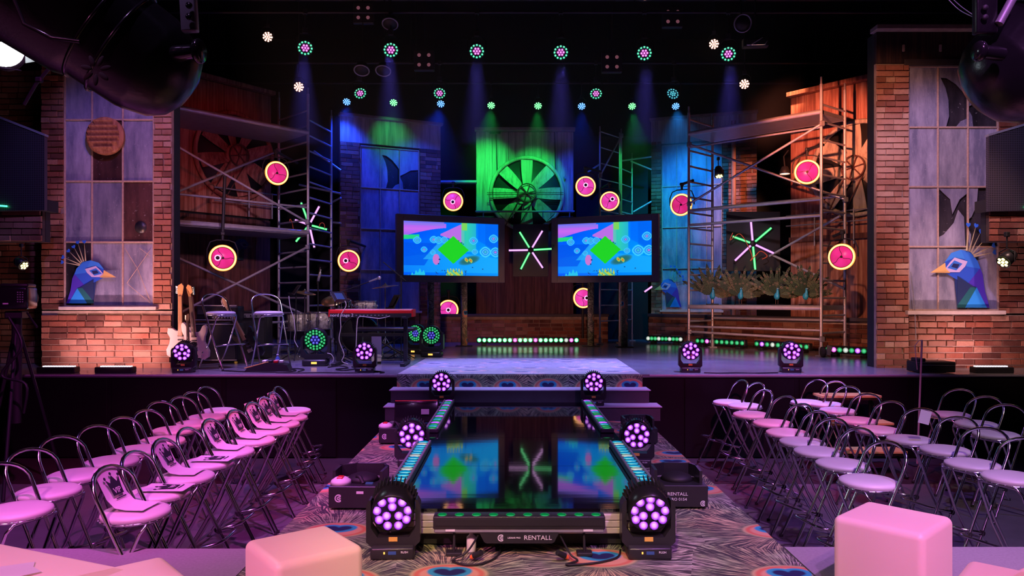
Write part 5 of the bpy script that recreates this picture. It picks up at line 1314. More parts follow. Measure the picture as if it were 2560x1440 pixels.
# ------------------------------------------------------------------ rental floor boxes beside the catwalk
def floor_box(label, x, y, w, h, dpt, rz, side, letter=True, plugs=False, top=True):
    t = thing('effect_machine', label, 'stage equipment', (x, y, CPZ), rz)
    MB().rbox((0, 0, .015 + h / 2), (w, dpt, h), .006, 1).build('housing', M['plastic'], t)
    for a in (-1, 1):
        for b in (-1, 1): MB().lathe([(0, 0), (.015, 0), (.015, .016), (0, .016)], 8, None, True, (a * (w / 2 - .03), b * (dpt / 2 - .03), 0)).build('foot', M['rubber'], t)
    if top:
        z = h + .015; e = MB()
        a = [(-w * .46, -.04), (-w * .46, .14), (-w * .2, .20), (w * .32, .20), (w * .42, .12), (w * .40, -.06)]
        for i in range(len(a) - 1):
            q0, q1 = Vector(a[i]), Vector(a[i + 1]); dd = q1 - q0
            e.box(((q0.x + q1.x) / 2, (q0.y + q1.y) / 2, z + .045), (dd.length + .02, .02, .09), Matrix.Rotation(math.atan2(dd.y, dd.x), 3, 'Z'))
        e.build('raised_yoke', M['plastic'], t)
        MB().lathe([(0, 0), (.12, 0), (.10, .03), (.05, .05), (0, .05)], 20, None, True, (0, .06, z)).build('turntable', M['black'], t)
    if plugs:
        z = h + .015
        MB().lathe([(0, .0), (.075, .0), (.07, .025), (.04, .045), (0, .05)], 18, None, True, (-w * .33, -dpt * .2, z)).build('white_dome', M['white'], t)
        MB().rbox((-w * .33, -dpt * .24, z + .03), (.045, .06, .05), .006, 1).build('red_bracket', M['red'], t)
        MB().tube([(-w * .1, 0, z), (-w * .06, -.02, z + .05), (0, -.03, z + .04), (.03, -.06, z)], .014, 8).build('plug_lead', M['black'], t)
        MB().box((w * .18, -dpt * .2, z + .004), (.05, .03, .008)).build('display', M['lcd'], t)
    if letter == 'full':
        link('lettering', text_mesh('RENTALL', .032, M['white'], xs=1.1), t, (-.03, -dpt / 2 - .002, h * .70))
        link('lettering', text_mesh('LIRO 0154', .028, M['white'], xs=1.05), t, (-.03, -dpt / 2 - .002, h * .46))
        link('logo', logo_mesh(.04), t, (w / 2 - .035, -dpt / 2 - .001, h * .28))
    elif letter: 
        link('logo', logo_mesh(.055), t, (-w * .32, -dpt / 2 - .001, h * .55))
        MB().box((w * .06, -dpt / 2 - .001, h * .82), (.05, .002, .018)).build('label_plate', M['white'], t)
    return t
floor_box('black equipment box lettered RENTALL right of the catwalk', P(1702, 0, 5.3).x, 5.38, .37, .155, .26, -.03, 1, 'full', False)
floor_box('black equipment box with a white dome left of the catwalk', P(895, 0, 5.25).x, 5.36, .40, .155, .28, -.03, -1, True, True)
floor_box('small black equipment box with a white dome farther up left of the catwalk', P(1004, 0, 7.6).x - .06, 7.7, .34, .15, .26, 0, -1, True, True, False)
floor_box('small black equipment box farther up right of the catwalk', P(1592, 0, 7.6).x + .04, 7.7, .34, .15, .26, 0, 1, True, False, True)
t = thing('tilted_panel', 'black tilted flood lamp panel beside the steps at the far left of the catwalk', 'stage equipment', (P(1040, 0, 8.45).x, 8.5, CPZ), .06)
MB().rbox((0, 0, .20), (.50, .05, .26), .012, 2, Matrix.Rotation(-.25, 3, 'X')).build('panel_body', M['glossblack'], t)
MB().rbox((0, .0, .02), (.40, .22, .035), .006, 1).build('foot_frame', M['black'], t)
MB().box((.10, -.045, .20), (.09, .004, .06), Matrix.Rotation(-.25, 3, 'X')).build('label_plate', M['greysteel'], t)
MB().tube([(-.245, .03, .02), (-.245, .03, .20)], .01, 6).tube([(.245, .03, .02), (.245, .03, .20)], .01, 6).build('bracket', M['black'], t)
MB().tube([(-.24, -.035, .325), (.24, -.035, .325)], .006, 6).build('red_edge_strip', M['red'], t)

# ------------------------------------------------------------------ band equipment
def guitar_outline(kind):
    if kind == 's':
        return [(0, -.02), (.05, -.20), (.11, -.225), (.165, -.19), (.175, -.12), (.15, -.06), (.122, .0), (.13, .06), (.158, .12), (.165, .18), (.145, .215), (.12, .20), (.085, .14), (.045, .12), (-.045, .12), (-.075, .15), (-.105, .225), (-.135, .25), (-.16, .22), (-.155, .14), (-.125, .06), (-.12, .0), (-.15, -.07), (-.175, -.13), (-.165, -.195), (-.11, -.225), (-.05, -.21)]
    return [(0, -.21), (.10, -.215), (.165, -.18), (.172, -.10), (.135, -.02), (.125, .05), (.16, .12), (.15, .17), (.10, .18), (.05, .14), (.03, .13), (-.06, .13), (-.10, .16), (-.15, .16), (-.158, .10), (-.125, .04), (-.135, -.03), (-.172, -.11), (-.165, -.18), (-.10, -.215)]
def guitar(label, x, y, z, rz, tilt, lean, kind='s', body='cream', neck='maple', board='rosewood', s=1.12, tip=1):
    t = thing('electric_guitar', label, 'guitar', (x, y, z), 0, 'electric guitars on stage'); t.rotation_euler = (-tilt, lean, rz); t.scale = (s, s, s)
    o = guitar_outline(kind)[(1 if kind == 's' else 0):]
    MB().prism([(a, b + .23) for a, b in o], -.022, .022).build('guitar_body', M[body], t)
    MB().prism([(-.026, .36), (.026, .36), (.021, .80), (-.021, .80)], -.036, -.006).build('neck', M[neck], t)
    MB().prism([(-.025, .30), (.025, .30), (.020, .80), (-.020, .80)], -.040, -.034).build('fretboard', M[board], t)
    MB().prism([(-.024, .80), (.024, .80), (.034 * tip, .84), (.045 * tip, .92), (.02 * tip, .955), (-.02 * tip, .93), (-.03 * tip, .86)], -.030, -.014).build('headstock', M[neck], t)
    m = MB()
    for k in range(6): m.tube([(-.03 * tip, -.02, .83 + k * .017), (-.05 * tip, -.02, .832 + k * .017)], .006, 6)
    m.build('tuning_pegs', M['chrome'], t)
    MB().rbox((0, -.028, .14), (.085, .014, .05), .004, 1).build('bridge', M['chrome'], t)
    m = MB()
    for zz in (.20, .25, .30): m.rbox((0, -.026, zz), (.07, .012, .016), .004, 1)
    m.build('pickups', M['black'], t)
    m = MB()
    for k in range(6): m.tube([(-.017 + k * .0068, -.044, .14), (-.014 + k * .0056, -.044, .82)], .0009, 4)
    m.build('strings', M['chrome'], t)
    for q in ((.10, .10), (.085, .055)): MB().lathe([(0, .012), (.011, .012), (.013, 0), (0, 0)], 10, RX, True, (q[0], -.022, q[1])).build('control_knob', M['chrome'], t)
    return t
def guitar_stand(label, x, y):
    t = thing('guitar_stand', label, 'stand', (x, y, STZ))
    m = MB(); m.tube([(0, .12, .62), (0, .04, .25), (-.18, -.16, .01)], .010, 8).tube([(0, .04, .25), (.18, -.16, .01)], .010, 8).tube([(0, .10, .5), (0, .30, .01)], .010, 8)
    m.build('stand_legs', M['black'], t)
    MB().tube([(-.10, -.10, .13), (-.10, -.02, .13), (.10, -.02, .13), (.10, -.10, .13)], .011, 8).build('cradle', M['black'], t)
gz = STZ + .13
gx0, gx1 = P(452, 0, 10.5).x, P(487, 0, 10.4).x
guitar_stand('black guitar stand holding the two cream guitars', (gx0 + gx1) / 2, 10.50)
guitar('cream electric guitar with maple neck, the left of two on the stand', gx0, 10.52, gz, .1, -.12, .03, 't', 'cream', 'maple', 'maple', 1.14, 1)
guitar('cream electric guitar with dark fretboard, the right of two on the stand', gx1 + .03, 10.40, gz, -.1, -.12, -.02, 's', 'cream', 'maple', 'rosewood', 1.12, -1)
guitar('dark electric guitar with maple neck leaning behind the first stage stool', P(640, 0, 11.2).x, 11.2, STZ + .08, -.2, -.2, -.42, 's', 'glossblack', 'maple', 'maple', 1.1, 1)
guitar('black short guitar standing in front of the cream pair', P(471, 0, 10.25).x, 10.27, STZ + .10, 0, -.05, .0, 't', 'glossblack', 'rosewood', 'rosewood', .72, 1)
# amplifiers
t = thing('amplifier_stack', 'black guitar amplifier head on a speaker cabinet behind the cream guitars', 'amplifier', (P(548, 0, 11.4).x, 11.45, STZ))
MB().rbox((0, 0, .33), (.66, .36, .60), .02, 2).build('speaker_cabinet', M['plastic'], t)
MB().box((0, -.185, .32), (.60, .01, .52)).build('grille_cloth', M['amp'], t)
MB().rbox((0, 0, .76), (.64, .28, .23), .018, 2).build('amp_head', M['plastic'], t)
MB().box((0, -.145, .80), (.58, .01, .10)).build('head_cloth', M['amp'], t)
e = MB()
for z in (.60, .055, .885, .665): e.tube([(-.32, -.185, z), (.32, -.185, z)], .007, 6)
e.build('silver_piping', M['silver'], t)
for k in range(7): MB().lathe([(0, .02), (.012, .02), (.014, 0), (0, 0)], 10, RX, True, (-.05 + k * .045, -.148, .70)).build('control_knob', M['silver'], t)
t = thing('amplifier_combo', 'second dark amplifier with silver strip between the two stage stools', 'amplifier', (P(622, 0, 12.2).x, 12.3, STZ))
MB().rbox((0, 0, .40), (.62, .34, .78), .02, 2).build('speaker_cabinet', M['plastic'], t)
MB().box((0, -.175, .34), (.56, .01, .58)).build('grille_cloth', M['amp'], t)
MB().box((0, -.175, .71), (.56, .012, .07)).build('control_strip', M['silver'], t)
for k in range(5): MB().lathe([(0, .02), (.014, .02), (.016, 0), (0, 0)], 10, RX, True, (-.2 + k * .09, -.18, .71)).build('control_knob', M['chrome'], t)
# pedalboard
t = thing('pedalboard', 'black pedalboard wedge with small pedals before the second stage stool', 'pedalboard', (P(672, 0, 10.15).x, 10.15, STZ), .15)
MB().prism([(-.30, .0), (.30, .0), (.26, .09), (.0, .13), (-.26, .05)], -.16, .16).build('wedge_case', M['plastic'], t)
for k in range(7):
    c_ = random.choice(['silver', 'white', 'lampgrey', 'red', 'greysteel'])
    MB().rbox((-.04 + (k % 4) * .075, -.09 + (k // 4) * .10, .135), (.06, .08, .035), .006, 1).build('effect_pedal', M[c_], t)
MB().tube([(-.29, -.15, .055), (.02, -.15, .135)], .007, 6).build('yellow_edge', M['yellow'], t)
t = thing('water_bottle', 'small blue water bottle behind the pedalboard', 'bottle', (P(694, 0, 10.4).x, 10.4, STZ)); MB().lathe([(0, 0), (.032, 0), (.034, .05), (.032, .15), (.014, .18), (.014, .19), (0, .19)], 14).build('bottle_body', M['lens_dummy'] if 'lens_dummy' in M else plain('blue_bottle_plastic', (.1, .2, .5), .2), t)
MB().lathe([(.015, .19), (.015, .21), (0, .21)], 12).build('cap', M['white'], t)
# drums
def drum(label, px, py, d, r, h, tilt=(0, 0), head='white', name='drum', cat='drum', legs=True, shell='pearl', z=None):
    p = P(px, py, d); t = thing(name, label, cat, p); t.rotation_euler = (tilt[0], tilt[1], 0)
    MB().lathe([(r, 0), (r, h)], 30).build('shell', M[shell], t)
    for zz in (0, h): MB().tube([((r + .006) * math.cos(a), (r + .006) * math.sin(a), zz) for a in [2 * PI * k / 30 for k in range(30)]], .009, 6, True).build('hoop', M['chrome'], t)
    MB().lathe([(0, h + .002), (r - .004, h + .002), (r - .004, h - .01), (0, h - .01)], 30).build('drum_head', M[head], t)
    m = MB()
    for k in range(8):
        a = 2 * PI * k / 8 + .2; m.ball(((r + .015) * math.cos(a), (r + .015) * math.sin(a), h * .5), .022, 10, 6)
        m.tube([((r + .015) * math.cos(a), (r + .015) * math.sin(a), 0), ((r + .015) * math.cos(a), (r + .015) * math.sin(a), h)], .004, 5)
    m.build('lugs', M['chrome'], t)
    if legs:
        zb = STZ - p.z; m = MB()
        for k in range(3): a = 2 * PI * k / 3 + .5; m.tube([((r + .02) * math.cos(a), (r + .02) * math.sin(a), h * .7), ((r + .02) * math.cos(a), (r + .02) * math.sin(a), 0), ((r + .06) * math.cos(a), (r + .06) * math.sin(a), zb + .005)], .008, 6)
        m.build('drum_legs', M['chrome'], t)
    return t
drum('pearl floor drum, left of the drum kit by the ladder frame', 749, 826, 12.9, .20, .30)
drum('pearl floor drum, second of the kit beside the left one', 800, 822, 12.5, .19, .28)
drum('pearl snare drum rising behind the red keyboard', 914, 776, 12.2, .17, .15, (0, 0))
drum('blue-lit tom drum seen above the left end of the keyboard', 855, 776, 12.7, .15, .17, (.2, 0), 'white', 'drum', 'drum', True, 'glossblack')
p = P(905, 836, 12.6)
t = thing('bass_drum', 'large black bass drum lettered dw under the keyboard', 'drum', p)
MB().lathe([(.31, -.2), (.31, .2)], 36, RX).build('shell', M['glossblack'], t)
MB().tube([(.315 * math.cos(a), -.2, .315 * math.sin(a)) for a in [2 * PI * k / 36 for k in range(36)]], .014, 8, True).build('hoop', M['black'], t)
MB().lathe([(0, .205), (.30, .205), (.30, .19), (0, .19)], 32, RX).build('drum_head', M['black'], t)
link('lettering', text_mesh('dw', .10, M['greysteel']), t, (.04, -.208, .13))
MB().tube([(-.28, -.1, -.1), (-.40, -.14, STZ - p.z + .01)], .010, 6).tube([(.28, -.1, -.1), (.40, -.14, STZ - p.z + .01)], .010, 6).build('spurs', M['chrome'], t)
def cymbal(label, px, py, d, r, tx, ty, mat='bronze'):
    p = P(px, py, d); h = p.z - STZ; t = thing('cymbal_stand', label, 'cymbal', (p.x, p.y, STZ))
    MB().tube([(0, 0, .25), (0, 0, h + .03)], .009, 8).build('stand_tube', M['chrome'], t)
    m = MB()
    for k in range(3): a = 2 * PI * k / 3 + .4; m.tube([(0, 0, .35), (.22 * math.cos(a), .22 * math.sin(a), .01)], .007, 6)
    m.build('tripod', M['chrome'], t)
    o = MB().lathe([(0, .035), (.03, .03), (.05, .012), (r * .6, .004), (r, -.010), (r, -.013), (r * .6, .0), (.05, .008), (0, .03)], 30).build('cymbal', M[mat], t, (0, 0, h), (tx, ty, 0))
    MB().lathe([(0, .06), (.012, .055), (.014, .03), (0, .03)], 10).build('wing_nut', M['chrome'], t, (0, 0, h))
cymbal('cymbal on a stand behind the snare drum right of the microphone', 963, 716, 12.3, .22, .05, -.12)
cymbal('tilted cymbal above the left floor drums', 762, 731, 12.6, .19, .1, .18)
cymbal('purple-lit cymbal tilted behind the music stand', 832, 750, 12.4, .20, .5, -.1)
# keyboard
kl, kr = P(823, 0, 10.9).x, P(1052, 0, 11.1).x; kw = P(1030, 0, 10.9).x - kl
kz = P(0, 782, 10.9).z
t = thing('stage_keyboard', 'red stage keyboard facing away, its back lettered, on a black stand', 'keyboard', (kl, 10.9, kz - .06), .02)
MB().rbox((kw / 2, .17, .06), (kw, .34, .09), .012, 2).build('keyboard_body', M['red'], t)
MB().box((kw / 2, -.004, .022), (kw - .02, .012, .06)).build('back_panel', M['black'], t)
MB().prism([(-.01, .0), (.01, .0), (.01, .11), (-.01, .11)], 0, .35).build('side_cheek', M['red'], t)
link('side_cheek', MB().prism([(-.01, .0), (.012, .0), (.012, .11), (-.01, .11)], 0, .36).mesh('side_cheek', M['red']), t, (kw, 0, 0))
ks = MB()
for i in range(44): ks.box((.03 + (kw - .06) * (i + .5) / 44, .30, .108), ((kw - .06) / 44 - .002, .12, .008))
ks.build('white_keys', M['white'], t)
link('lettering', text_mesh('nord stage 2', .062, M['white'], xs=1.1), t, (.185, -.012, .024))
m = MB()
for k in range(9): m.box((.40 + k * .055, -.012, .024), (.022, .003, .012))
m.build('rear_sockets', M['greysteel'], t)
t2 = thing('keyboard_stand', 'black tube stand under the red keyboard', 'stand', (kl, 10.9, STZ))
H = kz - .06 - STZ
for x in (.10, kw - .12):
    MB().rbox((x, .17, H / 2), (.06, .05, H), .006, 1).build('upright', M['black'], t2)
    MB().rbox((x, .15, .03), (.07, .62, .05), .008, 1).build('floor_bar', M['black'], t2)
    MB().rbox((x, .17, H - .01), (.07, .34, .03), .006, 1).build('support_arm', M['black'], t2)
MB().rbox((kw / 2, .17, .45), (kw - .2, .04, .05), .006, 1).build('cross_bar', M['black'], t2)
t = thing('keyboard_bench', 'black bench with violet-lit top behind the keyboard stand', 'bench', (P(965, 0, 11.9).x, 11.95, STZ))
MB().rbox((0, 0, .50), (.95, .34, .06), .02, 2).build('bench_top', M['plastic'], t)
MB().tube([(-.38, 0, .47), (.38, 0, .01)], .016, 8).tube([(.38, 0, .47), (-.38, 0, .01)], .016, 8).build('cross_legs', M['black'], t)
t = thing('pale_box', 'upright pale grey box standing under the keyboard', 'box', (P(941, 0, 11.3).x, 11.3, STZ), .2)
MB().rbox((0, 0, .24), (.15, .12, .42), .008, 1).build('box_body', M['white'], t); MB().box((0, 0, .015), (.13, .10, .03)).build('foot', M['black'], t)
def tripod_stand(t, h, r=.010, spread=.26):
    MB().tube([(0, 0, .12), (0, 0, h)], r, 8).build('pole', M['black'], t)
    for k in range(3): a = 2 * PI * k / 3 + .7; MB().tube([(0, 0, .14), (spread * math.cos(a), spread * math.sin(a), .01)], r * .9, 6).build('leg', M['black'], t)
def mic_stand(label, bx, d, joint, tip, mic=True, bright=False):
    b = P(bx, 0, d); t = thing('microphone_stand', label, 'microphone stand', (b.x, d, STZ)); o = Vector((b.x, d, STZ))
    J = P(joint[0], joint[1], d) - o; T = P(tip[0], tip[1], d) - o
    J.x = 0; tripod_stand(t, J.z)
    D = (T - J); MB().tube([J - D * .25, T], .008, 8).build('boom_arm', M['chrome' if bright else 'black'], t)
    MB().rbox(J, (.04, .04, .05), .008, 1).build('boom_clamp', M['black'], t)
    if mic:
        u = D.normalized(); g = MB().tube([T - u * .02, T + u * .12], [.012, .018], 10).build('microphone', M['greysteel'], t)
        MB().ball(T + u * .15, .03, 14, 8).build('microphone_grille', M['silver'], g)
    return t
mic_stand('microphone on a boom over the keyboard from the left', 845, 11.6, (845, 733), (926, 703))
mic_stand('tall boom stand before the left end of the left screen', 1003, 12.0, (1003, 693), (958, 655), False)
t = mic_stand('upright bright condenser microphone stand by the ladder frame', 795, 12.2, (795, 702), (801, 668), False, True)
m = MB().lathe([(0, 0), (.022, 0), (.022, .12), (.018, .15), (.008, .16), (.008, .2), (0, .2)], 14).build('condenser_microphone', M['silver'], t, P(795, 703, 12.2) - Vector((P(795, 0, 12.2).x, 12.2, STZ)), (0, .25, 0))
def music_stand(label, bx, d, deskpx, w, h, tilt, rz, lit=False):
    b = P(bx, 0, d); t = thing('music_stand', label, 'music stand', (b.x, d, STZ), 0); o = Vector((b.x, d, STZ)); D = P(deskpx[0], deskpx[1], d) - o
    tripod_stand(t, D.z); R_ = Matrix.Rotation(rz, 3, 'Z') @ Matrix.Rotation(tilt, 3, 'X')
    k = MB().rbox(D, (w, .012, h), .005, 1, R_).build('desk', M['black'], t)
    MB().rbox(D + R_ @ Vector((0, -.03, -h / 2)), (w, .06, .012), .004, 1, R_).build('desk_lip', M['black'], t)
    MB().rbox(D + R_ @ Vector((0, -.012, .0)), (w * .55, .008, h * .62), .003, 1, R_).build('tablet', M['lcd' if lit else 'lampgrey'], t)
music_stand('black music stand with tilted desk left of the drums', 740, 12.0, (740, 725), .20, .20, -.6, -1.0)
music_stand('black music stand with lit tablet at the left end of the keyboard', 838, 11.2, (848, 742), .26, .20, -.7, .9, True)
music_stand('dark music stand with laptop behind the right end of the keyboard', 985, 12.6, (985, 755), .22, .28, -.5, -.9)
t = thing('drum_throne', 'round black drum stool behind the drum kit', 'stool', (P(870, 0, 13.4).x, 13.4, STZ)); MB().lathe([(0, .50), (.17, .50), (.18, .54), (.16, .58), (0, .58)], 24).build('seat', M['plastic'], t); tripod_stand(t, .5, .014)
for lab, pts, mt in (('pale cable hanging from the music stand down to the stage left of the drums', [(722, 740), (726, 770), (735, 800), (738, 830), (736, 850), (745, 868)], 'white_cable'),
                     ('pale cable hanging over the left end of the keyboard to the floor', [(862, 752), (865, 765), (852, 790), (852, 820), (848, 850), (860, 885), (855, 903), (870, 910)], 'white_cable'),
                     ('beaded cable hanging from the back of the keyboard', [(975, 790), (950, 796), (920, 793), (898, 792), (893, 810), (891, 850), (891, 868)], 'white_cable'),
                     ('white cable loop by the blue wash light', [(818, 883), (828, 886), (834, 896), (832, 905)], 'white_cable')):
    cable(lab, [P(x, y, 10.84) for x, y in pts], .006, mt)
zs = STZ + .008
cable('black cable lying along the front edge of the stage left of the keyboard wash light', [(P(x, 0, y).x, y, zs) for x, y in ((690, 9.85), (740, 9.82), (800, 9.86), (850, 9.83), (900, 9.86), (930, 10.05), (960, 9.9), (950, 9.8))], .009)
cable('black cable running between the two wash lights at the right of the stage edge', [(P(x, 0, y).x, y, zs) for x, y in ((1760, 9.85), (1800, 9.80), (1850, 9.83), (1900, 9.8), (1945, 9.84))], .009)
cable('tangled cables on the stage before the drum kit', [(P(x, 0, y).x, y, zs) for x, y in ((820, 10.6), (850, 10.8), (870, 10.5), (840, 10.3), (860, 10.15), (890, 10.4), (880, 10.7), (910, 10.6))], .009)
cable('loops of cable on the stage around the pedalboard', [(P(x, 0, y).x, y, zs) for x, y in ((560, 10.1), (600, 10.0), (640, 9.95), (700, 9.9), (740, 10.1), (725, 10.4), (760, 10.3), (745, 9.95))], .009)

# ------------------------------------------------------------------ toy peacocks on the lower deck
def feather_mat():
    m = NT('green_tail_feather'); oi = m.n('ShaderNodeObjectInfo'); v = m.noise(m.mapping(m.obj(), (140, 1, 60), (0, .6, 0)), 1.0, 2)
    c = m.ramp(oi.outputs['Random'], [(0, (.02, .05, .022)), (.5, (.035, .075, .028)), (.8, (.07, .11, .04)), (1, (.13, .12, .06))])
    m.base(m.mix(m.m_('GREATER_THAN', v, .52), c, (.008, .014, .010, 1))); m.set(.6); return m.m
def tail_feather():
    m = MB(); pts = []
    n_ = 9
    for i in range(n_ + 1):
        q = i / n_; w = .006 + .022 * math.sin(min(1, q * 1.15) * PI * .85) * (1 + .45 * (i % 2))
        pts.append((w, .05 + q * .27))
    poly = [(a, b) for a, b in pts] + [(0, .35)] + [(-a * .9, b - .012) for a, b in reversed(pts)]
    m.cur = 0; m.prism(poly, -.001, .001)
    m.cur = 1; m.prism([(.015 * math.cos(2 * PI * k / 8), .285 + .020 * math.sin(2 * PI * k / 8)) for k in range(8)], -.003, -.001)
    m.cur = 2; m.prism([(.008 * math.cos(2 * PI * k / 6), .283 + .010 * math.sin(2 * PI * k / 6)) for k in range(6)], -.005, -.003)
    return m.mesh('tail_feather', [feather_mat(), plain('tan_feather_eye', (.17, .13, .06), .6), plain('dark_feather_eye', (.01, .03, .06), .5)])
TF = tail_feather()
pd = 12.95; deckz = EYE + (HY - 764) / F * dFR
for k, (px, lab, yo) in enumerate(((1781, 'toy peacock with fanned tail, leftmost of four on the scaffold deck', 1.35), (1851, 'toy peacock with fanned tail, second from the left on the scaffold deck', 1.0), (1942, 'toy peacock with fanned tail, third from the left on the scaffold deck', .6), (2014, 'toy peacock with fanned tail, nearest the right scaffold post', .3))):
    d = pd + yo; p = P(px, 0, d); t = thing('toy_peacock', lab, 'toy bird', (p.x, d, deckz), 0, 'toy peacocks on the scaffold deck'); s = d / 13.0; t.scale = (s, s, s)
    MB().ball((0, 0, .155), .055, 16, 10, (.85, 1.2, 1.15)).build('bird_body', M['teal'], t)
    MB().tube([(0, -.02, .18), (0, -.045, .235), (0, -.04, .27)], [.040, .022, .017], 10).ball((0, -.048, .283), .021, 12, 8).build('bird_neck', M['teal'], t)
    MB().lathe([(.010, 0), (0, .03)], 8, RX, True, (0, -.066, .281)).build('beak', M['greysteel'], t)
    MB().ball((-.012, -.062, .290), .006, 8, 6).ball((.012, -.062, .290), .006, 8, 6).build('eyes', M['white'], t)
    for x in (-.02, .02): MB().tube([(x, 0, .11), (x, 0, .01)], .005, 6).build('leg', M['rosewood'], t)
    MB().rbox((0, 0, .008), (.20, .12, .016), .004, 1).build('base_board', M['black'], t)
    r = random.Random(k)
    for i in range(40):
        a = math.radians(-8 + 196 * (i + .5) / 46) ; ring = i % 3
        sc = (.72 + .36 * ring) * r.uniform(.92, 1.1)
        o = link('tail_feather', TF, t, (0, .05 + ring * .02, .17), None, (1.25, 1, sc * 1.05)); o.rotation_euler = (r.uniform(-.15, .25), PI / 2 - a + r.uniform(-.08, .08), 0)

# ------------------------------------------------------------------ overhead lights
def hanging_wash(label, px, py, d, size_px, tilt, yaw, inner, outer, nl, group, r=.17, pz=6.75):
    k = size_px / F * d / (2 * r)
    p = P(px, py, d); t = thing('overhead_wash_light', label, 'stage light', p, yaw, group); t.scale = (k, k, k)
    h = MB().lathe([(0, .20), (.10, .20), (r * .96, .10), (r, .0), (r, -.03), (r * .93, -.035), (r * .91, -.02), (0, -.02)], 26, Matrix.Rotation(-PI / 2, 3, 'X')).build('head', M['black'], t, (0, 0, 0), (math.radians(tilt), 0, 0))
    if nl == 19: ring_lenses2(h, inner, outer, r)
    else:
        pts = [(0, 0)] + [(.42 * r * math.cos(a * PI / 3), .42 * r * math.sin(a * PI / 3)) for a in range(6)] if nl > 8 else [(0, 0)]
        m_ = 9; 
        for x, z in pts: link('led_lens', LM[inner], h, (x, -.024, z), None, (.032, .05, .032))
        for a in range(m_): link('led_lens', LM[outer], h, (.76 * r * math.cos(2 * PI * a / m_), -.024, .76 * r * math.sin(2 * PI * a / m_)), None, (.032, .05, .032))
    MB().tube([(-r * 1.15, .05, 0), (-r * 1.15, .05, r * 1.3), (-r * .6, .05, r * 1.9), (r * .6, .05, r * 1.9), (r * 1.15, .05, r * 1.3), (r * 1.15, .05, 0)], .012, 6).build('yoke', M['black'], t)
    MB().rbox((0, .05, r * 1.9 + .06), (.12, .10, .12), .01, 1).tube([(0, .05, r * 1.9), (0, .05, (pz - p.z) / k)], .018, 8).rbox((0, .05, (pz - p.z) / k), (.09, .11, .11), .01, 1).build('hook_clamp', M['black'], t)
    return t
def ring_lenses2(h, inner, outer, r):
    for x, z in [(0, 0)] + [(.36 * r * math.cos(a * PI / 3), .36 * r * math.sin(a * PI / 3)) for a in range(6)]: link('led_lens', LM[inner], h, (x, -.024, z), None, (.028, .045, .028))
    for a in range(12): link('led_lens', LM[outer], h, (.80 * r * math.cos(a * PI / 6), -.024, .80 * r * math.sin(a * PI / 6)), None, (.026, .045, .026))
M['lens_gh'] = lens_glow('bright_green_ring_lens', (0.0, 0.55, 0.25), (0.3, 1.0, 0.7), 1.2); LM['lens_gh'] = lens_mesh('lens_gh')
places = ['leftmost', 'second from the left', 'third from the left', 'fourth from the left', 'fifth from the left', 'rightmost']
for i, (px, py) in enumerate(((763, 119), (977, 124), (1192, 127), (1402, 130), (1611, 132), (1821, 134))):
    hanging_wash('green ringed magenta wash light in the upper overhead row, %s' % places[i], px, py, 12.0, 39, 38, (1292 - px) * .0006, 'lens_pk', 'lens_gh', 19, 'upper row of overhead wash lights')
    p = P(px, py, 12.0); spot('overhead_beam', p + Vector((0, -.12, -.16)), (P(px, 0, 12).x * .9, 11.2, STZ), (0.16, 0.12, 1.0), 650, 24, .8, .1)
pl4 = ['leftmost', 'above the blue flat', 'above the centre scaffold', 'rightmost']
for i, (px, py, a) in enumerate(((900, 232, .5), (1099, 232, .1), (1490, 233, -.1), (1683, 233, -.7))):
    hanging_wash('green ringed magenta wash light in the middle overhead row, %s' % pl4[i], px, py, 14.6, 32, 45, a, 'lens_pk' if i < 3 else 'lens_c', 'lens_gh' if i < 3 else 'lens_c', 19, 'middle row of overhead wash lights')
pl8 = ['blue one at the far left', 'green one above the blue flat', 'blue one below the middle row wash light', 'green one above the left of the fan wall', 'green one above the right of the fan wall', 'blue one above the centre scaffold', 'green one right of the centre scaffold', 'blue one at the far right']
for i, (px, py, c) in enumerate(((867, 254, 'b'), (984, 256, 'g'), (1102, 259, 'b'), (1228, 263, 'g'), (1345, 264, 'g'), (1454, 265, 'b'), (1580, 265, 'g'), (1689, 265, 'b'))):
    d = 15.4; hanging_wash('bright spot in the lower overhead row, %s' % pl8[i], px, py, d, 21, 40, 0, 'hot_' + c, 'hot_' + c, 16, 'lower row of overhead spot lights', .17, 6.58)
    p = P(px, py, d); tgt = {0: (P(870, 0, 15.6).x, 15.7, 3.6), 1: (P(975, 0, 16).x, 16.1, 5.5), 2: (P(1030, 0, 16.3).x, 16.3, 3.4), 3: (P(1215, 0, 17).x, 17.0, 5.0), 4: (P(1335, 0, 17).x, 17.0, 4.8), 5: (P(1440, 0, 17.2).x, 17.2, 4.2), 6: (P(1610, 0, 17.7).x, 17.6, 3.8), 7: (P(1730, 0, 17.5).x, 17.4, 3.8)}[i]
    col = GREEN if c == 'g' else ((0.01, .05, 1.0) if i < 6 else (0.01, .28, 1.0))
    spot('overhead_beam', p + Vector((0, -.08, -.12)), tgt, col, (300, 26, 300, 420, 380, 300, 260, 760)[i], (95, 70, 95, 50, 46, 60, 50, 80)[i], 1.0, .06)
for i, (px, py, lab) in enumerate(((669, 92, 'warm white overhead lamp high at the left'), (747, 217, 'warm white overhead lamp above the left ladder frame'), (1785, 110, 'warm white overhead lamp beside the upper row at the right'), (1861, 210, 'warm white overhead lamp above the right scaffold'))):
    hanging_wash(lab, px, py, 13.0, 26, 25, (1280 - px) * .0006, 'hot_w', 'hot_w', 16, 'warm white overhead lamps', .17, 7.35)
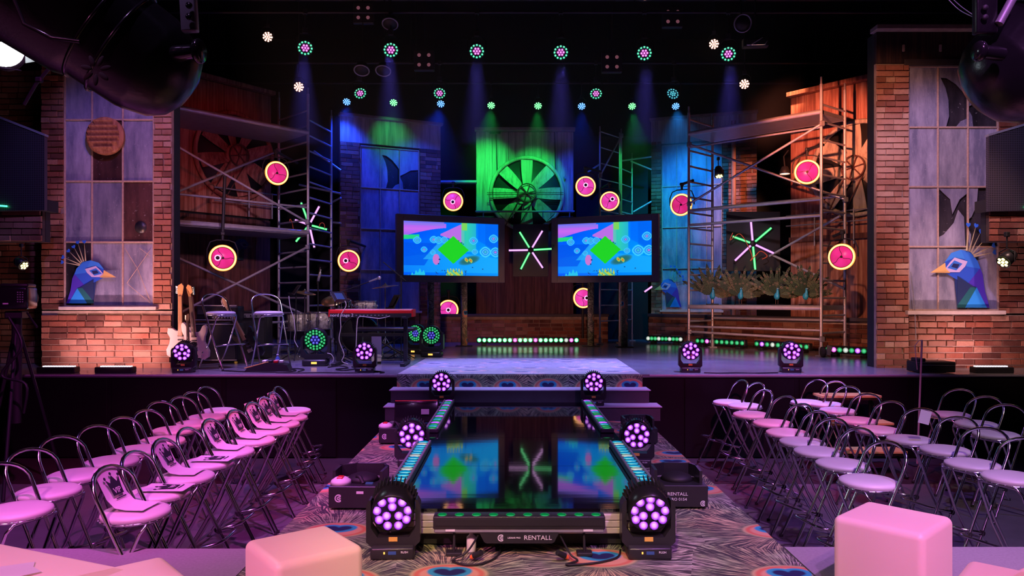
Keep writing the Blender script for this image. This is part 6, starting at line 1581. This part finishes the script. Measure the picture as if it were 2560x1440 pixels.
# dim blinders of four bulbs
for i, (px, py, lab) in enumerate(((1060, 150, 'dim blinder of four bulbs above the left of the fan wall'), (908, 32, 'dim blinder of four bulbs near the top left centre'), (1530, 155, 'dim blinder of four bulbs above the right of the fan wall'), (1682, 42, 'dim blinder of four bulbs near the top right centre'))):
    p = P(px, py, 13.0); t = thing('blinder_lamp', lab, 'stage light', p, 0, 'four bulb blinders overhead')
    MB().rbox((0, .05, 0), (.36, .10, .36), .01, 1).build('housing', M['black'], t)
    for a in (-1, 1):
        for b in (-1, 1): link('bulb', LM['dim'], t, (a * .085, -.01, b * .085), None, (.032, .03, .032))
    MB().tube([(0, .05, .18), (0, .05, 9.1 - p.z)], .012, 6).build('hanger', M['black'], t)
for i, (px, py, d, lab) in enumerate(((1857, 58, 11.0, 'unlit ring lamp hanging at the upper right'), (975, 60, 12.0, 'unlit ring lamp hanging above the upper row at the left'), (904, 176, 12.5, 'unlit ring lamp left of the middle row'), (958, 177, 12.5, 'unlit ring lamp tilted beside another left of the middle row'))):
    t = thing('ring_lamp', lab, 'stage light', P(px, py, d), 0, 'unlit overhead ring lamps')
    a_ = MB().tube([(.125 * math.cos(x), 0, .125 * math.sin(x)) for x in [2 * PI * k / 24 for k in range(24)]], .012, 6, True).build('rim', M['greysteel'], t, None, (1.1 if i else .3, 0, 0))
    MB().lathe([(0, .12), (.09, .12), (.12, .02), (.12, 0), (0, 0)], 20, Matrix.Rotation(-PI / 2, 3, 'X')).build('lamp_body', M['black'], t, None, (1.1 if i else .3, 0, 0))
    MB().tube([(0, .04, .02), (0, .10, .3), (0, .10, 9.1 - t.location.z)], .01, 6).build('hanger', M['black'], t)
t = thing('studio_flood_light', 'small rectangular lamp with a shiny frame at the upper right', 'stage light', P(1888, 108, 12.0), -.1)
MB().rbox((0, 0, 0), (.40, .14, .14), .01, 1).build('housing', M['black'], t); MB().rbox((0, -.075, -.01), (.30, .01, .09), .004, 1).build('reflector', M['chrome'], t)
MB().tube([(-.1, -.09, -.06), (.1, -.09, .06)], .006, 6).tube([(.13, -.09, -.06), (.17, -.09, .0)], .006, 6).build('safety_rod', M['silver'], t); MB().tube([(0, 0, .07), (0, 0, 9.1 - t.location.z)], .012, 6).build('hanger', M['black'], t)
t = thing('work_lamp', 'bright warm lamp cut by the top edge of the picture', 'stage light', P(1612, -16, 11.0), 0)
MB().lathe([(0, .1), (.10, .1), (.13, .0), (.12, -.01), (0, -.01)], 20, Matrix.Rotation(-PI / 2, 3, 'X')).build('lamp_body', M['black'], t, None, (.9, 0, 0)); MB().ball((0, -.02, -.03), .07, 14, 8).build('bulb', M['hot_w'], t)
for y, z, lab in ((12.04, 6.75, 'black lighting pipe carrying the upper row of wash lights'), (14.64, 6.75, 'black lighting pipe carrying the middle row of wash lights'), (15.43, 6.58, 'black lighting pipe carrying the lower row of spot lights'), (13.03, 7.35, 'black lighting pipe carrying the warm white lamps')):
    t = thing('lighting_pipe', lab, 'pipe', (0, y, z))
    MB().tube([(-7.5, 0, 0), (7.5, 0, 0)], .025, 8).build('pipe', M['black'], t)
    for x in (-6, -2, 2, 6): MB().tube([(x, 0, 0), (x, 0, 9.1 - z)], .006, 5).build('hanger_wire', M['black'], t)

# ------------------------------------------------------------------ foreground studio lamps
def fresnel(name, label, loc, direction, s, plate, knob, roll=0):
    t = thing(name, label, 'studio lamp', loc); q = Vector(direction).to_track_quat('Z', 'Y').to_matrix()
    b = MB().lathe([(0, -.30), (.06, -.295), (.12, -.27), (.165, -.22), (.188, -.15), (.192, -.14), (.192, -.135), (.196, -.12), (.20, .05), (.205, .06), (.222, .10), (.235, .28), (.24, .29), (.24, .31), (.225, .31), (.22, .28), (0, .27)], 48, q @ Matrix.Diagonal((s, s, s))).build('housing', M['lampgrey'], t)
    for hgt in (-.02, .06): MB().tube([q @ Vector((.205 * s * math.cos(a), .205 * s * math.sin(a), hgt * s)) for a in [2 * PI * k / 40 for k in range(40)]], .006 * s, 6, True).build('cooling_rim', M['glossblack'], b)
    MB().tube([q @ Vector((.244 * s * math.cos(a), .244 * s * math.sin(a), .30 * s)) for a in [2 * PI * k / 40 for k in range(40)]], .008 * s, 6, True).build('front_rim', M['glossblack'], t)
    m = MB()
    for k in range(7):
        a = 2 * PI * k / 7; c_ = q @ Vector((0, 0, 0))
    return t, q
M['dark_slot'] = plain('dark_vent_slot', (.004, .004, .004), .9)
# left lamp
L0 = P(290, 102, 2.5)
t, q = fresnel('fresnel_lamp', 'large black studio lamp hanging close at the top left', L0, (-.62, -.30, .45), .93, None, None)
pl = P(470, 20, 2.42) - L0
MB().rbox(pl + Vector((0, 0, .05)), (.052, .03, .26), .006, 2, Matrix.Rotation(-.06, 3, 'Y')).build('yoke_arm', M['greysteel'], t)
for zz in (14, 42):
    o = P(473, zz, 2.395) - L0; MB().lathe([(0, .006), (.010, .006), (.011, 0), (0, 0)], 14, RX, True, o).build('bolt', M['glossblack'], t)
kb = P(478, 128, 2.42) - L0
MB().tube([kb - Vector((.09, -.04, 0)), kb + Vector((.012, 0, 0))], [.030, .022], 14).build('knob_shaft', M['glossblack'], t)
MB().lathe([(0, -.012), (.034, -.012), (.040, -.004), (.040, .006), (.034, .014), (0, .014)], 20, Matrix.Rotation(PI / 2, 3, 'Y'), True, kb + Vector((.024, 0, 0))).build('lock_knob', M['glossblack'], t)
m = MB()
for k in range(7):
    a = 2 * PI * k / 7 + .2; c_ = P(240, 175, 2.235) - L0; u = Vector((math.cos(a), 0, math.sin(a)))
    m.ball(c_ + u * .030, .014, 10, 6, (1.3, .3, .55), Matrix.Rotation(-a, 3, 'Y'))
m.build('vent_slots', M['dark_slot'], t)
# barn door hinge arm across the top left
MB().tube([P(20, -40, 2.2) - L0, P(60, 60, 2.2) - L0, P(130, 95, 2.2) - L0, P(200, 104, 2.2) - L0], .006, 8).build('filter_frame', M['glossblack'], t)
cable_ = None
# right lamp
R0 = P(2640, 110, 2.5)
t, q = fresnel('fresnel_lamp', 'large black studio lamp cut off at the top right corner', R0, (.62, -.30, .45), .98, None, None)
pl = P(2462, 10, 2.42) - R0
MB().rbox(pl + Vector((0, 0, .05)), (.070, .03, .30), .006, 2).build('yoke_arm', M['lampgrey'], t)
for zz in (20, 44):
    o = P(2462, zz, 2.395) - R0; MB().lathe([(0, .006), (.009, .006), (.010, 0), (0, 0)], 14, RX, True, o).build('bolt', M['black'], t)
MB().tube([P(2497, 60, 2.4) - R0, P(2535, -10, 2.4) - R0], .014, 8).build('side_bracket', M['greysteel'], t)
kb = P(2448, 128, 2.36) - R0
MB().lathe([(0, -.012), (.026, -.012), (.032, -.004), (.032, .006), (.026, .014), (0, .014)], 20, Matrix.Rotation(PI / 2, 3, 'Y'), True, kb).build('lock_knob', M['glossblack'], t)
MB().tube([kb, kb + Vector((.09, .03, 0))], .022, 12).build('knob_shaft', M['glossblack'], t)
cable('thin wire slanting down to the lamp at the top right', [P(2372, 0, 2.6), P(2400, 26, 2.55), P(2438, 45, 2.5)], .0012, 'silver')
cable('second thin wire slanting down to the lamp at the top right', [P(2380, -4, 2.6), P(2405, 18, 2.55), P(2438, 41, 2.5)], .0012, 'silver')
# lit lamp at the far left with barn doors
p = P(8, 122, 5.2); t = thing('barn_door_lamp', 'bright white studio lamp with open barn doors at the far left edge', 'studio lamp', p, .5)
MB().lathe([(0, .22), (.10, .22), (.14, .05), (.14, .0), (0, .0)], 26, Matrix.Rotation(-PI / 2, 3, 'X')).build('lamp_body', M['black'], t)
MB().lathe([(0, -.004), (.125, -.004), (.125, .0), (0, .0)], 26, Matrix.Rotation(-PI / 2, 3, 'X')).build('lamp_face', M['lampwhite'], t)
for (c_, sz, R_) in (((.17, -.05, 0), (.005, .12, .17), Matrix.Rotation(.7, 3, 'Z')), ((-.17, -.05, 0), (.005, .12, .17), Matrix.Rotation(-.7, 3, 'Z')), ((0, -.05, .16), (.22, .12, .005), Matrix.Rotation(-.8, 3, 'X')), ((0, -.05, -.15), (.22, .06, .005), Matrix.Rotation(.2, 3, 'X'))):
    MB().rbox(c_, sz, .002, 1, R_).build('barn_door', M['lampgrey'], t)
MB().tube([(-.17, .05, 0), (-.17, .05, .2), (0, .05, .28), (.17, .05, .2), (.17, .05, 0)], .012, 6).tube([(0, .05, .28), (0, .05, .6)], .015, 8).build('yoke', M['black'], t)
spot('barn_door_beam', p + Vector((.05, -.2, 0)), (.6, 3.0, 1.0), (.75, .9, 1.0), 60, 70, .7, .1)
tag(MB().tube([P(132, 160, 5.6), P(90, 210, 5.6), P(60, 262, 5.6)], .012, 8).rbox(P(98, 200, 5.6), (.05, .04, .04), .008, 1).build('support_arm', M['lampgrey']), 'thin jointed metal arm hanging beside the left tower', 'arm')
# small par lamps at both sides
def par_can(label, px, py, d, yaw, tilt, s=1.0):
    t = thing('par_lamp', label, 'stage light', P(px, py, d), yaw); t.scale = (s, s, s)
    MB().lathe([(0, .26), (.07, .25), (.10, .18), (.115, .0), (.105, .0), (.10, .02), (0, .02)], 24, Matrix.Rotation(-PI / 2, 3, 'X')).build('can', M['plastic'], t, None, (tilt, 0, 0))
    h = MB().lathe([(0, -.0), (.10, -.0), (.10, .015), (0, .015)], 24, Matrix.Rotation(-PI / 2, 3, 'X')).build('face', M['black'], t, None, (tilt, 0, 0))
    for k in range(7):
        a = k * PI / 3; r = 0 if k == 6 else .062; link('led_lens', LM['yel'], h, (r * math.cos(a), -.012, r * math.sin(a)), None, (.026, .01, .026))
    MB().tube([(-.13, .08, 0), (-.13, .08, .16), (0, .08, .22), (.13, .08, .16), (.13, .08, 0)], .01, 6).tube([(0, .08, .22), (0, .08, .42)], .012, 6).build('yoke', M['black'], t)
    MB().rbox((0, .08, .44), (.06, .08, .08), .01, 1).build('hook_clamp', M['black'], t)
LM['yel'] = lens_mesh('yel_led')
par_can('small yellow LED lamp beside the studio camera at the far left', 60, 664, 9.6, 1.25, .5, .6)
par_can('small yellow LED lamp hanging at the far right beside the tower window', 2508, 655, 9.4, -1.25, .6, .8)
par_can('hooded lamp inside the right scaffold, pointing down', 1798, 440, 13.6, 0, 1.2, .75)
t = thing('work_lamp', 'small white lamp shining down on a brace of the right scaffold', 'stage light', P(1962, 432, 13.2))
MB().lathe([(0, .12), (.05, .11), (.08, .04), (.10, -.02), (.09, -.02), (0, -.0)], 20).build('lamp_body', M['black'], t); MB().lathe([(0, -.03), (.085, -.025), (.085, -.01), (0, -.01)], 20).build('lamp_face', M['hot_w'], t)
MB().tube([(0, 0, .1), (0, .05, .3), (.1, .1, .42)], .012, 6).build('yoke', M['black'], t)
# studio camera at the left
t = thing('studio_camera', 'black studio camera with hood on a tall tripod at the far left', 'camera', (P(42, 0, 8.0).x, 8.0, 0), .35)
cz_ = P(0, 745, 8.0).z
MB().rbox((0, 0, cz_), (.30, .42, .24), .03, 3).build('camera_body', M['glossblack'], t)
MB().rbox((.02, -.02, cz_ + .135), (.26, .34, .04), .018, 2).build('hood', M['plastic'], t)
MB().tube([(0, .20, cz_), (0, .44, cz_)], [.09, .11], 20).build('lens', M['black'], t)
MB().rbox((0, 0, cz_ - .18), (.16, .28, .08), .01, 1).build('pan_head', M['black'], t)
MB().tube([(0, 0, cz_ - .2), (0, 0, .75)], .05, 12).build('pedestal_column', M['black'], t)
for k in range(3):
    a = 2 * PI * k / 3 + .5; MB().tube([(0, 0, cz_ - .25), (.45 * math.cos(a), .45 * math.sin(a), .02)], .018, 8).build('tripod_leg', M['lampgrey' if k == 0 else 'black'], t)
MB().tube([(.12, -.1, cz_ - .16), (.3, -.5, cz_ - .3)], .010, 8).build('pan_handle', M['black'], t)
m = MB()
for i in range(3):
    for j in range(5): m.box((.06 + i * .022, -.212, cz_ + .06 - j * .025), (.012, .004, .012))
m.build('buttons', M['greysteel'], t)
MB().box((-.05, -.213, cz_ - .06), (.05, .004, .014)).build('label_plate', M['white'], t)
cable('tangle of black cables hanging under the studio camera', [(P(30, 0, 7.8).x, 7.75, 1.9), (P(70, 0, 7.8).x, 7.7, 1.6), (P(20, 0, 7.8).x, 7.7, 1.3), (P(80, 0, 7.8).x, 7.7, 1.2), (P(75, 0, 7.8).x, 7.7, .9)], .014)
# strips of light at the foot of both towers
for lab, x0_, x1_, y_, rz in (('white light strip at the foot of the left tower, the left one', 106, 186, 911, 0), ('pinkish white light strip at the foot of the left tower, the right one', 250, 328, 911, 0), ('white light strip at the foot of the right tower', 2438, 2520, 907, 0)):
    d = 9.9; a = P(x0_, y_, d); b = P(x1_, y_, d); t = thing('floor_light_strip', lab, 'light bar', ((a.x + b.x) / 2, d, STZ)); w_ = b.x - a.x
    MB().rbox((0, 0, .04), (w_ + .08, .14, .08), .01, 1).build('housing', M['black'], t)
    n_ = 12
    for k in range(n_): MB().rbox((-w_ / 2 + w_ * (k + .5) / n_, .02, .085), (w_ / n_ - .008, .05, .012), .003, 1).build('led_cell', M['bar_w'], t)
    area('strip_glow', ((a.x + b.x) / 2, d + .12, STZ + .12), ((a.x + b.x) / 2, 10.6, 2.2), (1.0, .52, .62), 14, w_, .05)
t = thing('floor_monitor', 'low black equipment boxes on the stage before the right tower', 'stage equipment', (P(2330, 0, 9.95).x, 9.98, STZ))
MB().rbox((0, 0, .08), (.50, .30, .14), .01, 1).build('box_body', M['black'], t); MB().rbox((-.18, -.02, .17), (.10, .2, .05), .01, 1).build('box_lid', M['black'], t); MB().tube([(-.24, -.152, .11), (.24, -.152, .10)], .004, 5).build('green_edge', M['matfloor'], t)
t = thing('thin_pole', 'thin pale pole standing before the right tower behind the stools', 'pole', (P(2293, 0, 9.3).x, 9.3, 0)); 
MB().tube([(0, 0, .0), (.06, 0, P(0, 850, 9.3).z)], .012, 8).build('pole', M['sill'], t); MB().rbox((0, 0, .01), (.2, .2, .02), .004, 1).build('base_plate', M['black'], t)
MB().tube([(.06, 0, P(0, 850, 9.3).z), (.02, 0, P(0, 852, 9.3).z), (-.03, 0, 1.5), (.0, 0, 1.2)], .005, 6).build('hook_wire', M['sill'], t)
t = thing('step_unit', 'folding step unit with yellow edged treads behind the right stools', 'steps', (P(2140, 0, 9.1).x, 9.0, 0))
for k, (z, y) in enumerate(((.87, .35), (.58, .05), (.30, -.25))):
    MB().rbox((0, y, z), (.75, .28, .03), .005, 1).build('step_tread', M['woodstep'], t)
    MB().rbox((0, y, z - .03), (.70, .22, .03), .005, 1).build('tread_plate', M['rust_dark'], t)
for s in (-1, 1): MB().tube([(s * .34, .50, .87), (s * .34, -.45, .02)], .018, 6).tube([(s * .34, .45, .87), (s * .34, .45, .02)], .018, 6).build('step_frame', M['black'], t)

# ------------------------------------------------------------------ haze above the back of the stage
def haze():
    m = bpy.data.materials.new('stage_haze'); m.use_nodes = True; nt = m.node_tree; nt.nodes.clear()
    o = nt.nodes.new('ShaderNodeOutputMaterial'); v = nt.nodes.new('ShaderNodeVolumeScatter')
    v.inputs['Color'].default_value = (1, 1, 1, 1); v.inputs['Density'].default_value = 0.030; v.inputs['Anisotropy'].default_value = 0.25
    nt.links.new(v.outputs[0], o.inputs['Volume']); return m
hz = MB().box((0.1, 13.9, 5.85), (8.6, 5.7, 2.6)).build('stage_haze', haze()); tag(hz, 'thin haze drifting around the overhead lights', 'haze', None, 'stuff')
